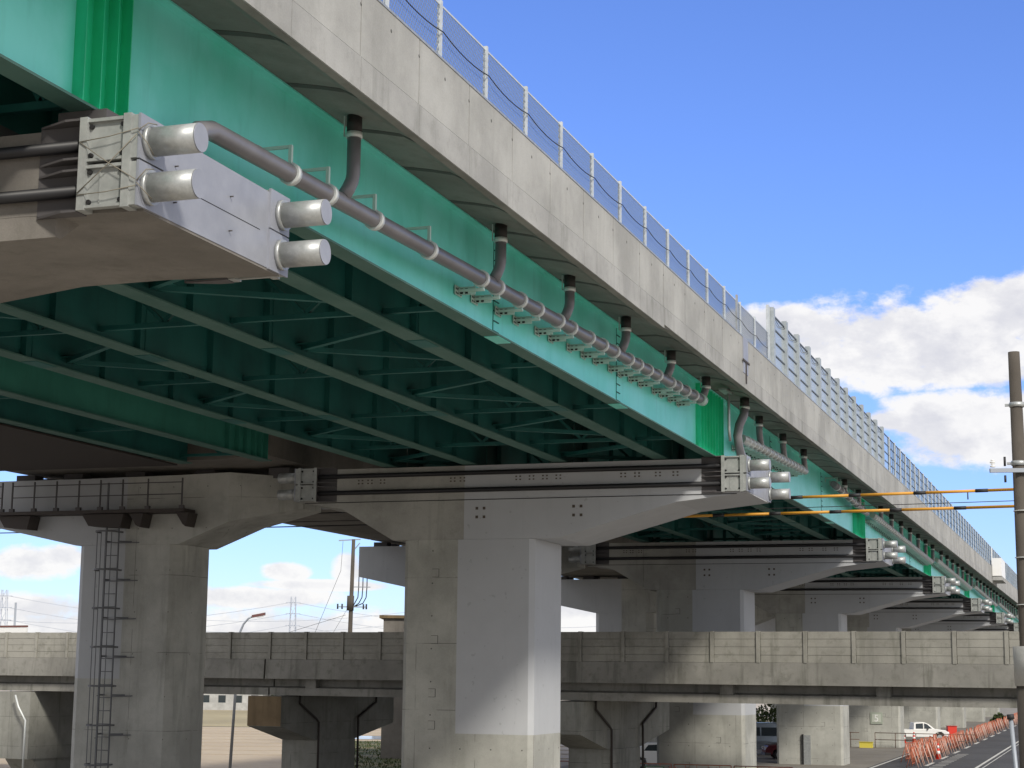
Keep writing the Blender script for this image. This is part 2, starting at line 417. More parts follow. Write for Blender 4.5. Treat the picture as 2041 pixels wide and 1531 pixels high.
# cross frames and lateral bracing
yf = [27.4-5.7*7+5.7*k for k in range(0, 46)]
for y in yf:
    if y > Y1-1: break
    s = MB()
    for a, b in zip(XG, XG[1:]):
        s.box(b+.02, a-.02, y-.05, y+.05, 11.28, 11.37).box(b+.02, a-.02, y-.05, y+.05, 12.62, 12.70)
        m_ = (a+b)/2
        s.bar((b+.05,y,12.62), (m_,y,11.36), .07, .07).bar((a-.05,y,12.62), (m_,y,11.36), .07, .07)
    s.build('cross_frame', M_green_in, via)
    for a, b in ((XG[1],XG[2]), (XG[3],XG[4])):
        s = MB()
        s.bar((a-.1,y+1.05,11.33), (b+.1,y+2.8,11.33), .12, .09).bar((b+.1,y+2.95,11.33), (a-.1,y+4.85,11.33), .12, .09)
        s.box(b+.02, b+.4, y+2.6, y+3.15, 11.375, 11.39).box(a-.4, a-.02, y+4.6, y+6.8, 11.376, 11.388)
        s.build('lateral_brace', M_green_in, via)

# ---------------- piers of the main viaduct
def loft(mb, secs):                       # sections along x: (x, y0, y1, z0, z1)
    vs = []; fs = []
    for x, y0, y1, z0, z1 in secs: vs += [(x,y0,z0),(x,y1,z0),(x,y1,z1),(x,y0,z1)]
    for i in range(len(secs)-1):
        for k in range(4): fs.append((i*4+k, i*4+(k+1)%4, (i+1)*4+(k+1)%4, (i+1)*4+k))
    fs += [(3,2,1,0), tuple((len(secs)-1)*4+k for k in range(4))]
    return mb.add(vs, fs)
def anchor(parent, x, sg, y, fy, zb):
    """steel anchor box; x = end face of the cap, sg = outward direction, y = outer side plane, fy = +1 box sits on the near face"""
    def X(a): return x + sg*a
    def Y(a): return y + fy*a
    def bx(mb, xa, xb, ya, yb, za, zb2): mb.box(min(X(xa),X(xb)), max(X(xa),X(xb)), min(Y(ya),Y(yb)), max(Y(ya),Y(yb)), zb+za, zb+zb2)
    s = MB()
    for z0 in (0, .50):
        h = .46
        bx(s, -.64, -.05, .04, .16, z0+.02, z0+h-.02)
        bx(s, -.69, -.60, -.02, .16, z0-.02, z0+h+.02)
        bx(s, -.17, -.08, -.02, .40, z0-.02, z0+h+.02)
        bx(s, -.08, .0, .0, .48, z0, z0+h)
        bx(s, -.60, -.17, -.005, .05, z0+h-.035, z0+h)
        bx(s, -.60, -.17, -.005, .05, z0, z0+.03)
        if z0 == 0: bx(s, -.46, -.445, .03, .06, .06, .42)
    o = s.build('anchor_box', M_box, parent)
    s = MB()
    for z0 in (0, .50): bx(s, .001, .03, -.01, .50, z0-.01, z0+.47)
    s.build('end_plate', M_endplate, o)
    s = MB()
    for z0 in (-.02, .42, .545, .965): # tapered ribs
        pl = [(X(-.69), Y(-.01)), (X(-.69), Y(.19)), (X(-1.28), Y(.16)), (X(-1.22), Y(.13)), (X(-.88), Y(-.01))]
        s.prism(pl, 'z', zb+z0-.012, zb+z0+.012)
    bx(s, -.70, -.69, .0, .19, .0, .95); bx(s, -1.28, -.70, .162, .171, .0, .95)  # dark back plate put in for the deep shade between the ribs
    s.build('rib_and_shade_plate', M_ribs, o)
    for z0 in (.22, .71):
        s = MB(); s.tube([(X(.03),Y(.2),zb+z0), (X(.085),Y(.2),zb+z0)], .185, 24)
        s.tube([(X(.085),Y(.2),zb+z0), (X(.61),Y(.2),zb+z0)], .155, 28)
        s.build('anchor_sleeve', M_cyl, o)
        MB().tube([(X(.612),Y(.2),zb+z0), (X(.622),Y(.2),zb+z0)], .151, 28).build('sleeve_lid', M_endplate, o)
    s = MB()
    for dx, dz in [(-.57,.07),(-.20,.07),(-.57,.39),(-.20,.39),(-.57,.57),(-.20,.57),(-.57,.88),(-.20,.88)]:
        s.tube([(X(dx),Y(.05),zb+dz),(X(dx),Y(.012),zb+dz)], .026, 10)
    s.build('bolt_hole', M_dark, o)
    return o
def pier(name, yfr, z_cap0, label, near=False, group='piers carrying the green girder viaduct'):
    """yfr = front plane of the anchor boxes, z_cap0 = underside of the boxes"""
    r = empty(name, (-17.4, yfr+1.7, 0), label, 'bridge pier', group)
    y0, y1 = yfr+.17, yfr+3.30; zt = z_cap0+.93; zj = 8.95
    MB().prism([(-19.4+.14,y0),(-15.43-.14,y0),(-15.43,y0+.14),(-15.43,y1-.5),(-15.57,y1-.36),(-19.26,y1-.36),(-19.4,y1-.5),(-19.4,y0+.14)], 'z', -.05, zj).build('column', M_pier, r)
    s = MB()
    zr = z_cap0-.03
    if near: loft(s, [(-22.85,y0,y1,zr-.1,zt),(-19.75,y0,y1,zj+.004,zt),(-16.6,y0,y1,zj+.004,zt),(-14.7,y0,y1,9.36,zt),(-13.3,y0,y1,9.72,zt),(-12.0,y0,y1,9.87,zt),(-10.8,y0,y1,9.88,zt),(-9.3,y0,y1,9.83,zt)])
    else: loft(s, [(-22.85,y0,y1,zr+.02,zt),(-21.4,y0,y1,zr-.22,zt),(-19.75,y0,y1,zj+.004,zt),(-14.7,y0,y1,zj+.004,zt),(-11.3,y0,y1,zr-.22,zt),(-9.3,y0,y1,zr,zt)])
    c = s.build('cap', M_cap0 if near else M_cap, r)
    MB().box(-9.298, -9.292, y0+.34, y1-.02, z_cap0+.0, zt-.004).build('painted_end', M_endplate, c)
    if near: MB().prism([(y0+.004,9.63),(y0+.10,9.63),(y0+.5,9.90),(y0+.004,9.90)], 'x', -14.2, -10.35).build('drip_ledge', M_cap0, c)
    else: MB().box(-22.6, -9.6, y0-.012, y0-.001, z_cap0-.07, z_cap0-.05).build('dark_joint', M_dark, c)  # dark line along the cap face below the anchor boxes
    for z0 in (.22, .71):
        for yy in (y0-.075, y1+.075):
            MB().tube([(-22.2,yy,z_cap0+z0),(-9.95,yy,z_cap0+z0)], .068, 8).build('tendon', M_tendon, r)
    for gx in XG:
        for yy in (yfr+.5, yfr+2.1): MB().box(gx-.3, gx+.3, yy, yy+.6, zt, ZB-.002).build('bearing', M_ribs, r)
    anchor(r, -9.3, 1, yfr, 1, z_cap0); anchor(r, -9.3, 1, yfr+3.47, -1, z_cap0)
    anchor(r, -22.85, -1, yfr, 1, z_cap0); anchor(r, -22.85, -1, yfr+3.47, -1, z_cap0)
    return r
p0 = pier('viaduct_pier', PIERS[0], 9.86, 'nearest brownish pier cap at upper left with its big silver anchor cylinders', True)
# cord wrapped round the anchor box, wall ties on its end face
k0 = []
yb = PIERS[0]-.03
for a, b in [((-9.98,10.57),(-9.28,10.66)), ((-9.98,10.57),(-9.30,10.12)), ((-9.98,10.02),(-9.30,10.60)), ((-9.98,10.0),(-9.29,10.05))]:
    k0.append(((a[0],yb,a[1]), (b[0],yb,b[1])))
s = MB()
for a, b in k0:
    m_ = (Vector(a)+Vector(b))/2 - Vector((0,0,.015)); s.tube([a, m_, b], .0055, 6)
s.tube([(-9.28,yb,10.64),(-9.20,15.22,10.72),(-9.18,15.36,10.74)], .006, 6).tube([(-9.28,yb,10.62),(-9.19,15.2,10.5),(-9.17,15.3,10.40)], .006, 6)
s.tube([(-9.28,yb,10.1),(-9.19,15.2,10.22),(-9.17,15.32,10.25)], .006, 6).tube([(-9.28,yb,10.08),(-9.19,15.2,9.98),(-9.17,15.3,9.93)], .006, 6)
tag(s.build('tie_cord', mat('hemp_cord', (.22,.20,.16), .9), loc=(-9.6,yb,10.3)), 'thin cord tied crosswise round the nearest anchor box and its two cylinders', 'cord')
s = MB()
for y, z in ((15.95,10.47),(15.95,10.07),(17.2,10.47),(17.2,10.07)): s.tube([(-9.30,y,z),(-9.25,y,z)], .009, 6)
s.build('tie_bolt', M_ribs, p0)
MB().box(-9.296, -9.289, 15.75, 17.95, 10.268, 10.276).build('casting_joint', M_dark, p0)
labels = ['second nearest green viaduct pier, tall central column half bare and half painted grey',
          'third pier of the green viaduct, column passing behind the low concrete ramp',
          'fourth pier of the green viaduct, a grey duct on its column foot',
          'fifth pier of the green viaduct, with number board and yellow box at its foot',
          'sixth pier of the green viaduct, standing behind the white pickup',
          'seventh pier of the green viaduct, far down the row by the orange barricades',
          'eighth pier of the green viaduct, almost at the far end of the row',
          'ninth and farthest pier of the green viaduct in the row']
p1 = pier('viaduct_pier', PIERS[1], 10.15, labels[0])
M_mark = mat('rusty_mark', (.10,.08,.065), .9)
for xx in (-20.9,-20.6,-20.2,-18.0,-17.7,-16.0,-15.6,-15.2,-14.8,-12.9,-12.5,-11.9,-11.4):
    s = MB()
    for dz in (0,.09):
        for dx in (0,.12): s.box(xx+dx, xx+dx+.05, PIERS[1]+.162, PIERS[1]+.167, 10.62+dz, 10.66+dz)
    s.build('anchor_mark', M_mark, p1)
for xx in (-17.2,-14.3):
    s = MB()
    for dz in (0,.25):
        for dx in (0,.22): s.box(xx+dx, xx+dx+.08, PIERS[1]+.162, PIERS[1]+.167, 9.55+dz, 9.63+dz)
    s.build('anchor_mark', M_mark, p1)
# square form marks on the second pier
s = MB()
for px_, pz_ in ((-18.4,8.0),(-18.4,6.1),(-18.45,4.6),(-18.45,3.7),(-16.6,2.4),(-18.0,1.3)):
    for q in ((-.10,-.11,-.12,.12),(.10,.11,-.12,.12)): s.box(px_+q[0]-.005, px_+q[1]+.005, PIERS[1]+.166, PIERS[1]+.169, pz_+q[2], pz_+q[3])
    for q in (-.12,.11): s.box(px_-.10, px_+.10, PIERS[1]+.1655, PIERS[1]+.1685, pz_+q, pz_+q+.012)
s.build('form_mark', mat('form_mark_dark', (.13,.13,.12), .9), p1)

for lb, y in zip(labels[1:], PIERS[2:]):
    c = copy_tree(p1); c.location.y = y+1.7; c['label'] = lb

# ---------------- drainage of the nearest span
def pipe_z(y): return 11.47+(y-18)*.0289
XP = -9.86
def clamp(parent, y, z, r=.135, low=True):
    t = MB(); t.tube([(XP,y-.05,z),(XP,y+.05,z)], r+.016, 16)
    o = t.build('clamp', M_strap, parent)
    return o
def arm_high(parent, y, z, px=None):
    s = MB(); s.box(XG[0]+.012, XP+.02, y-.02, y+.02, z+.33, z+.37).box(XP-.0, XP+.045, y-.03, y+.02, z+.12, z+.37).box(XG[0]+.012, XG[0]+.03, y-.05, y+.05, z+.2, z+.40)
    return s.build('bracket', M_bracket, parent)
def arm_low(parent, y, z):
    s = MB(); s.box(XG[0]+.012, XP+.06, y-.03, y+.03, z-.21, z-.165)
    s.box(XG[0]+.03, XG[0]+.045, y-.15, y+.17, z-.27, z-.11).box(XG[0]+.05, XG[0]+.35, y+.01, y+.022, z-.26, z-.12)
    s.box(XP+.04, XP+.055, y-.02, y+.02, z-.2, z-.1)
    o = s.build('bracket', M_bracket, parent)
    h = MB()
    for a in (-.10,-.03,.06,.12):
        for b in (-.235,-.165): h.box(XG[0]+.044, XG[0]+.049, y+a-.02, y+a+.02, z+b-.016, z+b+.016)
    for a in (.10,.19):
        for b in (-.225,-.165): h.box(XG[0]+a-.025, XG[0]+a+.025, y+.003, y+.0105, z+b-.017, z+b+.017)
    h.build('bolt_hole', M_dark, o)
    return o
def downpipe(parent, y, zp, bend=.15, top=12.83, r=.098):
    xt = -9.76
    s = MB(); s.tube([(xt,y,12.62),(xt,y,zp+.42),(xt-.01,y-bend*.12,zp+.32),(xt-.04,y-bend*.45,zp+.2),(XP+.02,y-bend,zp+.06)], r, 14)
    o = s.build('downpipe', M_pipe, parent)
    MB().tube([(xt,y,top+.01),(xt,y,12.60)], r+.012, 14).build('socket', M_socket, o)
    MB().tube([(xt,y,12.60),(xt,y,12.52)], r+.02, 14).box(xt-.16, xt-.145, y-.012, y+.012, 12.56, 12.86).box(xt-.155, xt-.09, y-.012, y+.012, 12.56, 12.585).build('strap', M_strap, o)
    return o
dr = empty('drain_pipe', (XP, 18, 11.4), 'long brown drain pipe clamped along the near green girder, fed by six downpipes', 'drain pipe', 'drain pipes along the girders')
pts = [(XP,17.30,10.85),(XP,17.32,11.15),(XP,17.45,11.38),(XP,17.72,11.46),(XP,18.0,11.47)] + [(XP,y,pipe_z(y)) for y in (20,24,30,36,40,43.9)]
MB().tube(pts, .12, 18).build('pipe', M_pipe, dr)
MB().tube([(XP,43.8,pipe_z(43.8)),(XP,44.15,pipe_z(44.1))], .15, 16).build('end_cap', M_bracket, dr)
for y in (21.6,27.85,31.95,36.15,40.3): downpipe(dr, y, pipe_z(y))
downpipe(dr, 44.15, pipe_z(44.1), .1)
for y in (19.85,21.0,22.6,24.75): clamp(dr, y, pipe_z(y)); arm_high(dr, y-.05, pipe_z(y))
for y in (27.15,27.95,29.2,30.2,31.5,32.35,33.6,34.6,35.5,36.7,37.5,38.4,39.3,40.6,41.3,42.2,43.1):
    clamp(dr, y, pipe_z(y)); arm_low(dr, y, pipe_z(y))
# later spans: pipe with closely set clamps
def far_drain(y0, y1, z0, z1, dy, label, big=False):
    r = empty('drain_pipe', (XP, y0, z0), label, 'drain pipe', 'drain pipes along the girders')
    f = lambda y: z0+(z1-z0)*(y-y0)/(y1-y0)
    MB().tube([(XP,y0,f(y0)),(XP,y1,f(y1))], .13, 12).build('pipe', M_pipe if not big else M_galv, r)
    y = y0+.8; n_ = 0
    while y < y1-.3 and n_ < 48:
        clamp(r, y, f(y)); (arm_high if dy > .9 else arm_low)(r, y, f(y)); y += dy; n_ += 1
    y = y0+2.2
    while y < y1: downpipe(r, y, f(y), -.75); y += 4.0
    return r
r = far_drain(49.2, 60.2, 11.88, 12.18, .62, 'drain pipe past the second pier on studs, joined by three slanting downpipes', True)
s = MB(); s.tube([(-9.5,47.9,12.84),(-9.5,47.9,12.62)], .13, 14); s.build('socket', M_socket, r)
MB().tube([(-9.5,47.9,12.60),(-9.5,47.9,12.53)], .14, 14).build('strap', M_strap, r)
MB().tube([(-9.5,47.9,12.62),(-9.52,47.85,12.35),(-9.62,47.7,12.05),(-9.66,47.65,11.75),(-9.66,47.8,11.5),(-9.68,48.15,11.32),(-9.7,48.6,11.22),(-9.7,49.0,11.18)], .125, 16).build('bend', M_pipe, r)
s = MB(); s.tube([(-9.62,46.3,12.86),(-9.62,46.3,11.75),(-9.62,46.45,11.45)], .04, 8).box(-9.75,-9.55,45.6,46.4,12.72,12.76); s.build('small_pipe', M_galv, r)
far_drain(66.8, 76.2, 12.42, 12.15, 1.1, 'grey drain pipe sloping down toward the third pier')
names = ['fourth','fifth','sixth','seventh','eighth']
for i, (a, b) in enumerate([(78.2,104.5),(107.6,133.9),(137,163.5),(166.5,193),(196,222)]):
    far_drain(a, b, 12.25-.08*i, 11.85-.08*i, .62 if i < 2 else .95, 'densely clamped drain pipe ending at the %s pier of the green viaduct' % names[i], True)

# ---------------- mesh fence and noise barriers on the parapet
fence = empty('mesh_fence', (XE-.11, 20, 13.98), 'wire mesh fence panels with pale posts on the nearest parapet', 'fence')
fy = [20.85-2.0*k for k in range(18, 0, -1)] + [20.85+2.0*k for k in range(0, 15)]
XF = XE-.10
for y in fy: MB().box(XF-.03, XF+.035, y-.028, y+.028, 13.985, 14.93).build('post', M_post, fence)
MB().box(XF+.0, XF+.05, 44.30, 44.42, 13.985, 15.02).build('post', M_galv, fence)
s = MB()
s.box(XF-.008, XF+.008, fy[0], 49.0, 14.86, 14.89).box(XF-.008, XF+.008, fy[0], 49.0, 14.02, 14.04)
s.build('rail', M_post, fence)
s = MB(); step = .062; hh = .82; y = fy[0]
def strip(p, q, wdt):
    p = Vector(p); q = Vector(q); d = (q-p).normalized(); u = Vector((1,0,0)).cross(d)*wdt/2; x = Vector((.0018,0,0))
    s.add([p-u-x,q-u-x,q+u-x,p+u-x,p-u+x,q-u+x,q+u+x,p+u+x],[(0,1,2,3),(4,7,6,5),(0,4,5,1),(3,2,6,7)])
while y < 49.0:
    if y > 6:
        strip((XF, y, 14.04), (XF, min(y+.47, 49.1), 14.86), .011)
        strip((XF+.004, y, 14.86), (XF+.004, min(y+.47, 49.1), 14.04), .011)
    y += step
s.build('mesh', M_wire, fence)
# loose cable tied along the fence
s = MB()
pts = []
for a, b in zip([y for y in fy if y > 10], [y for y in fy if y > 12]):
    for k in range(6):
        u = k/6; sag = .075*4*u*(1-u)
        pts.append((XF+.06, a+(b-a)*u, 14.44-sag - (.0 if a < 43 else .05)))
s.tube(pts, .009, 6)
tag(s.build('loose_cable', M_cable, loc=(XF,30,14.3)), 'thin black cable sagging from post to post along the mesh fence', 'cable')
# tall barrier with frosted sheets
nb = empty('noise_barrier', (XE-.11, 49.5, 13.98), 'tall noise barrier of frosted sheets between thick grey posts', 'noise barrier', 'noise barriers on the parapet')
y = 49.5; k = 0
while y < 75.2:
    s = MB(); s.box(XF-.07, XF+.085, y-.115, y-.095, 13.985, 15.72).box(XF-.07, XF+.085, y+.095, y+.115, 13.985, 15.72).box(XF+.06, XF+.084, y-.095, y+.095, 13.985, 15.70).box(XF-.012, XF+.012, y-.055, y+.055, 13.985, 15.72).box(XF-.1, XF+.1, y-.12, y+.12, 13.985, 14.01)
    s.build('post', M_postg, nb)
    if y < 73.5:
        MB().box(XF-.02, XF-.005, y+.12, y+2.13-.12, 14.03, 15.55).build('sheet', M_poly, nb)
        s = MB()
        for z in (14.02,14.40,14.78,15.16,15.55): s.box(XF-.03, XF+.02, y+.076, y+2.13-.076, z-.017, z+.017)
        s.tube([(XF+.03,y+.1,15.50),(XF+.03,y+1.06,15.36),(XF+.03,y+2.03,15.50)], .009, 5)
        s.build('rail', mat('rail_dark_grey', (.10,.12,.14), .5) if k == 0 else D.materials['rail_dark_grey'], nb)
    y += 2.13; k += 1
MB().box(XF-.09, XF-.02, 49.1, 49.35, 13.985, 15.74).build('end_post', M_post, nb)
cb = empty('noise_barrier', (XE-.11, 77, 13.98), 'long transparent bluish noise barrier with a dark grid, beyond the frosted one', 'noise barrier', 'noise barriers on the parapet')
y = 75.4
while y < 252:
    MB().box(XF-.05, XF+.05, y-.04, y+.04, 13.985, 15.62).build('post', M_post, cb)
    y += 2.1
MB().box(XF-.012, XF, 75.4, 252, 14.0, 15.55).build('sheet', M_clear, cb)
s = MB()
for z in (14.02,14.40,14.78,15.16,15.55): s.box(XF-.02, XF+.02, 75.4, 252, z-.012, z+.012)
y = 77.3
while y < 252: s.box(XF-.016, XF+.016, y-.010, y+.010, 14.0, 15.56); y += .7
s.build('grid', mat('grid_dark_blue', (.10,.14,.19), .5), cb)
# details on the parapet
s = MB(); s.box(XE+.012, XE+.035, 44.62, 45.25, 13.0, 13.95); s.build('joint_cover', M_endplate, via)
s = MB(); s.box(XE+.036, XE+.06, 44.5, 45.35, 13.30, 13.35).box(XE+.036, XE+.055, 44.88, 44.98, 12.75, 13.30); s.build('joint_drain', M_rust, via)
eb = empty('equipment_box', (XE+.2, 147, 13.3), 'cream metal box hung on the outside of the far parapet', 'box')
MB().box(XE+.04, XE+.75, 143.5, 148.5, 13.2, 14.6).build('cabinet', M_white, eb)
MB().box(XE+.04, XE+.8, 143.4, 148.6, 12.85, 13.14).build('shelf', M_parapet, eb)
MB().box(XE+.1, XE+.16, 141.9, 142.1, 13.98, 15.3).build('rod', M_white, eb)

# ---------------- second viaduct, behind and to the left
v2 = empty('second_viaduct', (-29, 0, 0), 'second elevated highway behind the first, seen as a dark underside at the left', 'viaduct')
XG2 = [-23.55, -26.2, -28.9, -31.6, -34.2]
MB().prism([(-22.65,12.75),(-23.3,12.95),(-34.5,12.95),(-35.4,12.75),(-35.4,13.2),(-22.65,13.2)], 'y', Y0, Y1).build('deck_slab', M_soffit, v2)
MB().box(-22.87,-22.65,Y0,Y1,13.2,14.1).box(-35.4,-35.15,Y0,Y1,13.2,14.1).build('parapet', M_parapet, v2)
for gi, gx in enumerate(XG2):
    for a, b in ((-14,15.9),(16.1,46.4)):
        s = MB(); s.box(gx-.012,gx+.012,a,b,11.32,12.95)
        if gi == 0: 
            for q in (b-.2,b-.6,b-1.0,b-1.5,b-2.0,b-2.6): s.box(gx+.012,gx+.16,q-.008,q+.008,11.32,12.9)
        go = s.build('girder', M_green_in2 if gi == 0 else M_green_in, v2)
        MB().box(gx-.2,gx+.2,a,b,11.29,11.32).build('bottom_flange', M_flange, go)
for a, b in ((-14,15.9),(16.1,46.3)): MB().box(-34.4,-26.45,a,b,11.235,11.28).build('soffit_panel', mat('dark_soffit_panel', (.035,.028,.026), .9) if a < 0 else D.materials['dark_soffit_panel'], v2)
for k in range(11):
    y = -10+5.6*k
    s = MB()
    for a, b in zip(XG2, XG2[1:]):
        m_ = (a+b)/2; s.box(b,a,y-.04,y+.04,11.45,11.53).bar((b,y,12.7),(m_,y,11.53),.07,.07).bar((a,y,12.7),(m_,y,11.53),.07,.07)
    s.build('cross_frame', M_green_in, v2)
for a, b in ((46.6,78.6),(78.9,108.9),(109.2,139),(139.3,170),(170.3,Y1)):
    MB().prism([(-23.62,12.95),(-23.75,11.55),(-25.2,11.42),(-32.8,11.42),(-34.2,11.55),(-34.4,12.95)], 'y', a, b).build('box_girder', M_dgirder, v2)
def pier2(y0, label, cham=True):
    r = empty('second_viaduct_pier', (-29.3, y0+1.7, 0), label, 'bridge pier', 'piers of the second viaduct')
    y1 = y0+2.5
    MB().prism([(-31.2,y0+.25),(-30.95,y0+.02),(-27.85,y0+.02),(-27.5,y0+.5),(-27.5,y0+1.9),(-27.8,y0+2.3),(-30.95,y0+2.3),(-31.2,y0+2.0)], 'z', -.05, 9.05).build('column', M_pier2, r)
    s = MB(); loft(s, [(-34.5,y0,y1,9.72,11.18),(-31.25,y0,y1,9.054,11.18),(-27.55,y0,y1,9.054,11.22),(-25.85,y0,y1,9.72,11.26),(-23.72,y0+.85,y1-.3,10.16,11.12)])
    s.build('cap', M_pier2, r)
    for gx in (-24.4,-27.0,-29.5,-31.8,-33.6):
        for yy in (y0+.5, y0+1.6): MB().box(gx-.35,gx+.35,yy,yy+.5,11.1,11.42).build('bearing', M_ribs, r)
    return r
q1 = pier2(48.5, 'pier at lower left with a caged ladder running down its column')
for y, lb in ((78.2,'pier of the second viaduct whose pale cap end sticks out left of the central column'), (108,'pier of the second viaduct seen over the ramp just right of the central column'),
              (138,'fourth pier of the second viaduct, mostly behind the third pier of the green one'), (168,'fifth pier of the second viaduct, seen in the far gaps')):
    c = copy_tree(q1); c.location.y = y+1.7; c['label'] = lb
# maintenance walkway and ladder
wk = empty('walkway', (-30.5,48.1,10), 'narrow maintenance walkway with handrail along the cap of the ladder pier', 'walkway')
MB().box(-36,-27.0,47.75,48.48,10.0,10.10).build('deck', M_rust, wk)
s = MB()
xs_ = [-35.6,-34.7,-33.62,-33.24,-32.42,-31.6,-30.78,-30.0,-29.2,-28.3,-27.1]
for x in xs_: MB().box(x-.02,x+.02,47.78,47.82,10.1,11.05).box(x-.08,x+.08,47.76,47.86,10.1,10.2).build('post', M_ribs, wk)
s = MB()
for z in (10.55,10.92): s.box(-36,-33.62,47.785,47.815,z-.014,z+.014).box(-33.24,-27.1,47.785,47.815,z-.014,z+.014)
s.build('handrail', M_ribs, wk)
for x0, x1 in ((-33.8,-32.6),(-30.7,-29.2),(-29.0,-28.5),(-27.35,-26.9)):
    MB().prism([(x0,9.98),(x1,9.98),(x1-.1,9.55),(x0+.25,9.62)], 'y', 47.9, 48.48).build('bracket', M_rust, wk)
ld = empty('caged_ladder', (-29.8,48.2,0), 'tall steel ladder with safety cage down the left pier', 'ladder')
lx0, lx1, ly = -29.95, -29.5, 48.18
MB().box(lx0-.025,lx0+.025,ly-.025,ly+.025,0,11.0).box(lx1-.015,lx1+.015,ly-.025,ly+.025,0,9.75).build('rail', M_lad, ld)
z = .3
while z < 9.7: MB().tube([(lx0,ly,z),(lx1,ly,z)], .014, 6).build('rung', M_lad, ld); z += .40
for k in range(8):
    z = 9.42-1.19*k
    if z < .8: break
    pts = [(lx0+.22-.40*math.cos(t_)*1.0, ly-.02-.72*math.sin(t_), z) for t_ in [math.pi*i/12 for i in range(13)]]
    s = MB()
    for a, b in zip(pts, pts[1:]): s.bar(a, b, .012, .055)
    s.build('hoop', M_lad, ld)
    s = MB(); s.bar((lx1,ly,z-.28),(lx1+.28,48.5,z-.28),.04,.05).bar((lx1+.02,ly,z-.33),(lx1+.55,48.51,z-.30),.03,.03).bar((lx0,ly,z-.28),(lx0,48.5,z-.28),.04,.05)
    s.build('standoff', M_lad, ld)
s = MB()
for t_ in (.25,.5,.75): s.box(lx0+.22-.36*math.cos(math.pi*t_)-.012, lx0+.22-.36*math.cos(math.pi*t_)+.012, ly-.03-.62*math.sin(math.pi*t_), ly-.015-.62*math.sin(math.pi*t_), .9, 9.45)
s.build('cage_bar', M_lad, ld)

# ---------------- low concrete ramp crossing under the viaducts
rdir = cz(.8944, -.4472, 0); rbk = cz(.4472, .8944, 0); r0 = cz(0, 68.45, 0)
def rp(s_, t_, z): return r0 + rdir*s_ + rbk*t_ + Vector((0,0,z))
def rbox(mb, s0, s1, t0, t1, z0, z1):
    return mb.obox(rp(s0,t0,z0), rdir*(s1-s0), rbk*(t1-t0), Vector((0,0,z1-z0)))
def rprism(mb, poly, s0, s1):
    n = len(poly)
    vs = [rp(s0,p[0],p[1]) for p in poly] + [rp(s1,p[0],p[1]) for p in poly]
    return mb.add(vs, [tuple(range(n))[::-1], tuple(range(n,2*n))] + [(i,(i+1)%n,n+(i+1)%n,n+i) for i in range(n)])
rm = empty('concrete_ramp', rp(0,4,0), 'low weathered concrete ramp bridge running level across the photo under the viaducts', 'ramp bridge')
def s_of(px):
    k = (px-1020)/3489; return 68.45*k/(.8944+.4472*k)
joint = s_of(539)
for a, b in ((-70, joint-.04), (joint+.04, 48)):
    s = MB(); rprism(s, [(0,4.86),(.04,5.65),(.3,5.68),(8.3,5.68),(8.5,4.86),(7.9,4.86),(7.7,4.98),(.85,4.98),(.6,4.86)], a, b); s.build('slab', M_ramp, rm)
    s = MB(); rprism(s, [(.75,4.98),(.75,4.56),(.38,4.49),(.38,4.19),(1.25,4.19),(1.25,4.49),(.95,4.56),(.95,4.98)], a, b)
    for t in (2.2,4.2,6.2): rprism(s, [(t,4.98),(t,4.56),(t-.3,4.49),(t-.3,4.19),(t+.6,4.19),(t+.6,4.49),(t+.3,4.56),(t+.3,4.98)], a, b)
    s.build('girder', M_ramp, rm)
for sx_ in (s_of(1440), s_of(1750), s_of(620)):
    s = MB(); rbox(s, sx_-.25, sx_+.25, .40, .74, 4.50, 4.90); s.build('diaphragm', M_ramp, rm)
posts = [joint-1.75*k for k in range(1, 34)] + [s_of(549)+1.765*k for k in range(0, 36)]
posts.sort()
s = MB(); random.seed(3)
for a, b in zip(posts, posts[1:]):
    if a < -60 or b-a < .3: continue
    z = 5.655
    for k in range(4):
        hgt = (.27,.29,.28,.27)[k]
        rbox(s, a+.02, b-.13, .07+random.uniform(-.008,.008), .18, z+.006, z+hgt-.004); z += hgt+.001
s.build('wall_panel', M_rampwall, rm)
for a in posts:
    s = MB(); rbox(s, a-.13, a, .02, .25, 5.652, 6.78); s.build('wall_post', M_rampwall, rm)
for a in posts:
    s = MB(); rbox(s, a+.0, a+.028, .10, .2, 5.652, 6.77); s.build('panel_gap', M_dark, rm)
s = MB(); rbox(s, -70, joint-.02, .185, .30, 5.652, 6.76); rbox(s, joint+.02, 48, .185, .30, 5.652, 6.76); rbox(s, -70, 48, 8.3, 8.5, 5.66, 6.77)
s.build('parapet', M_rampwall, rm)
def rloft(mb, secs):
    vs = []; fs = []
    for t, s0, s1, z0, z1 in secs: vs += [rp(s0,t,z0), rp(s1,t,z0), rp(s1,t,z1), rp(s0,t,z1)]
    for i in range(len(secs)-1):
        for k in range(4): fs.append((i*4+k, i*4+(k+1)%4, (i+1)*4+(k+1)%4, (i+1)*4+k))
    fs += [(3,2,1,0), tuple((len(secs)-1)*4+k for k in range(4))]
    return mb.add(vs, fs)
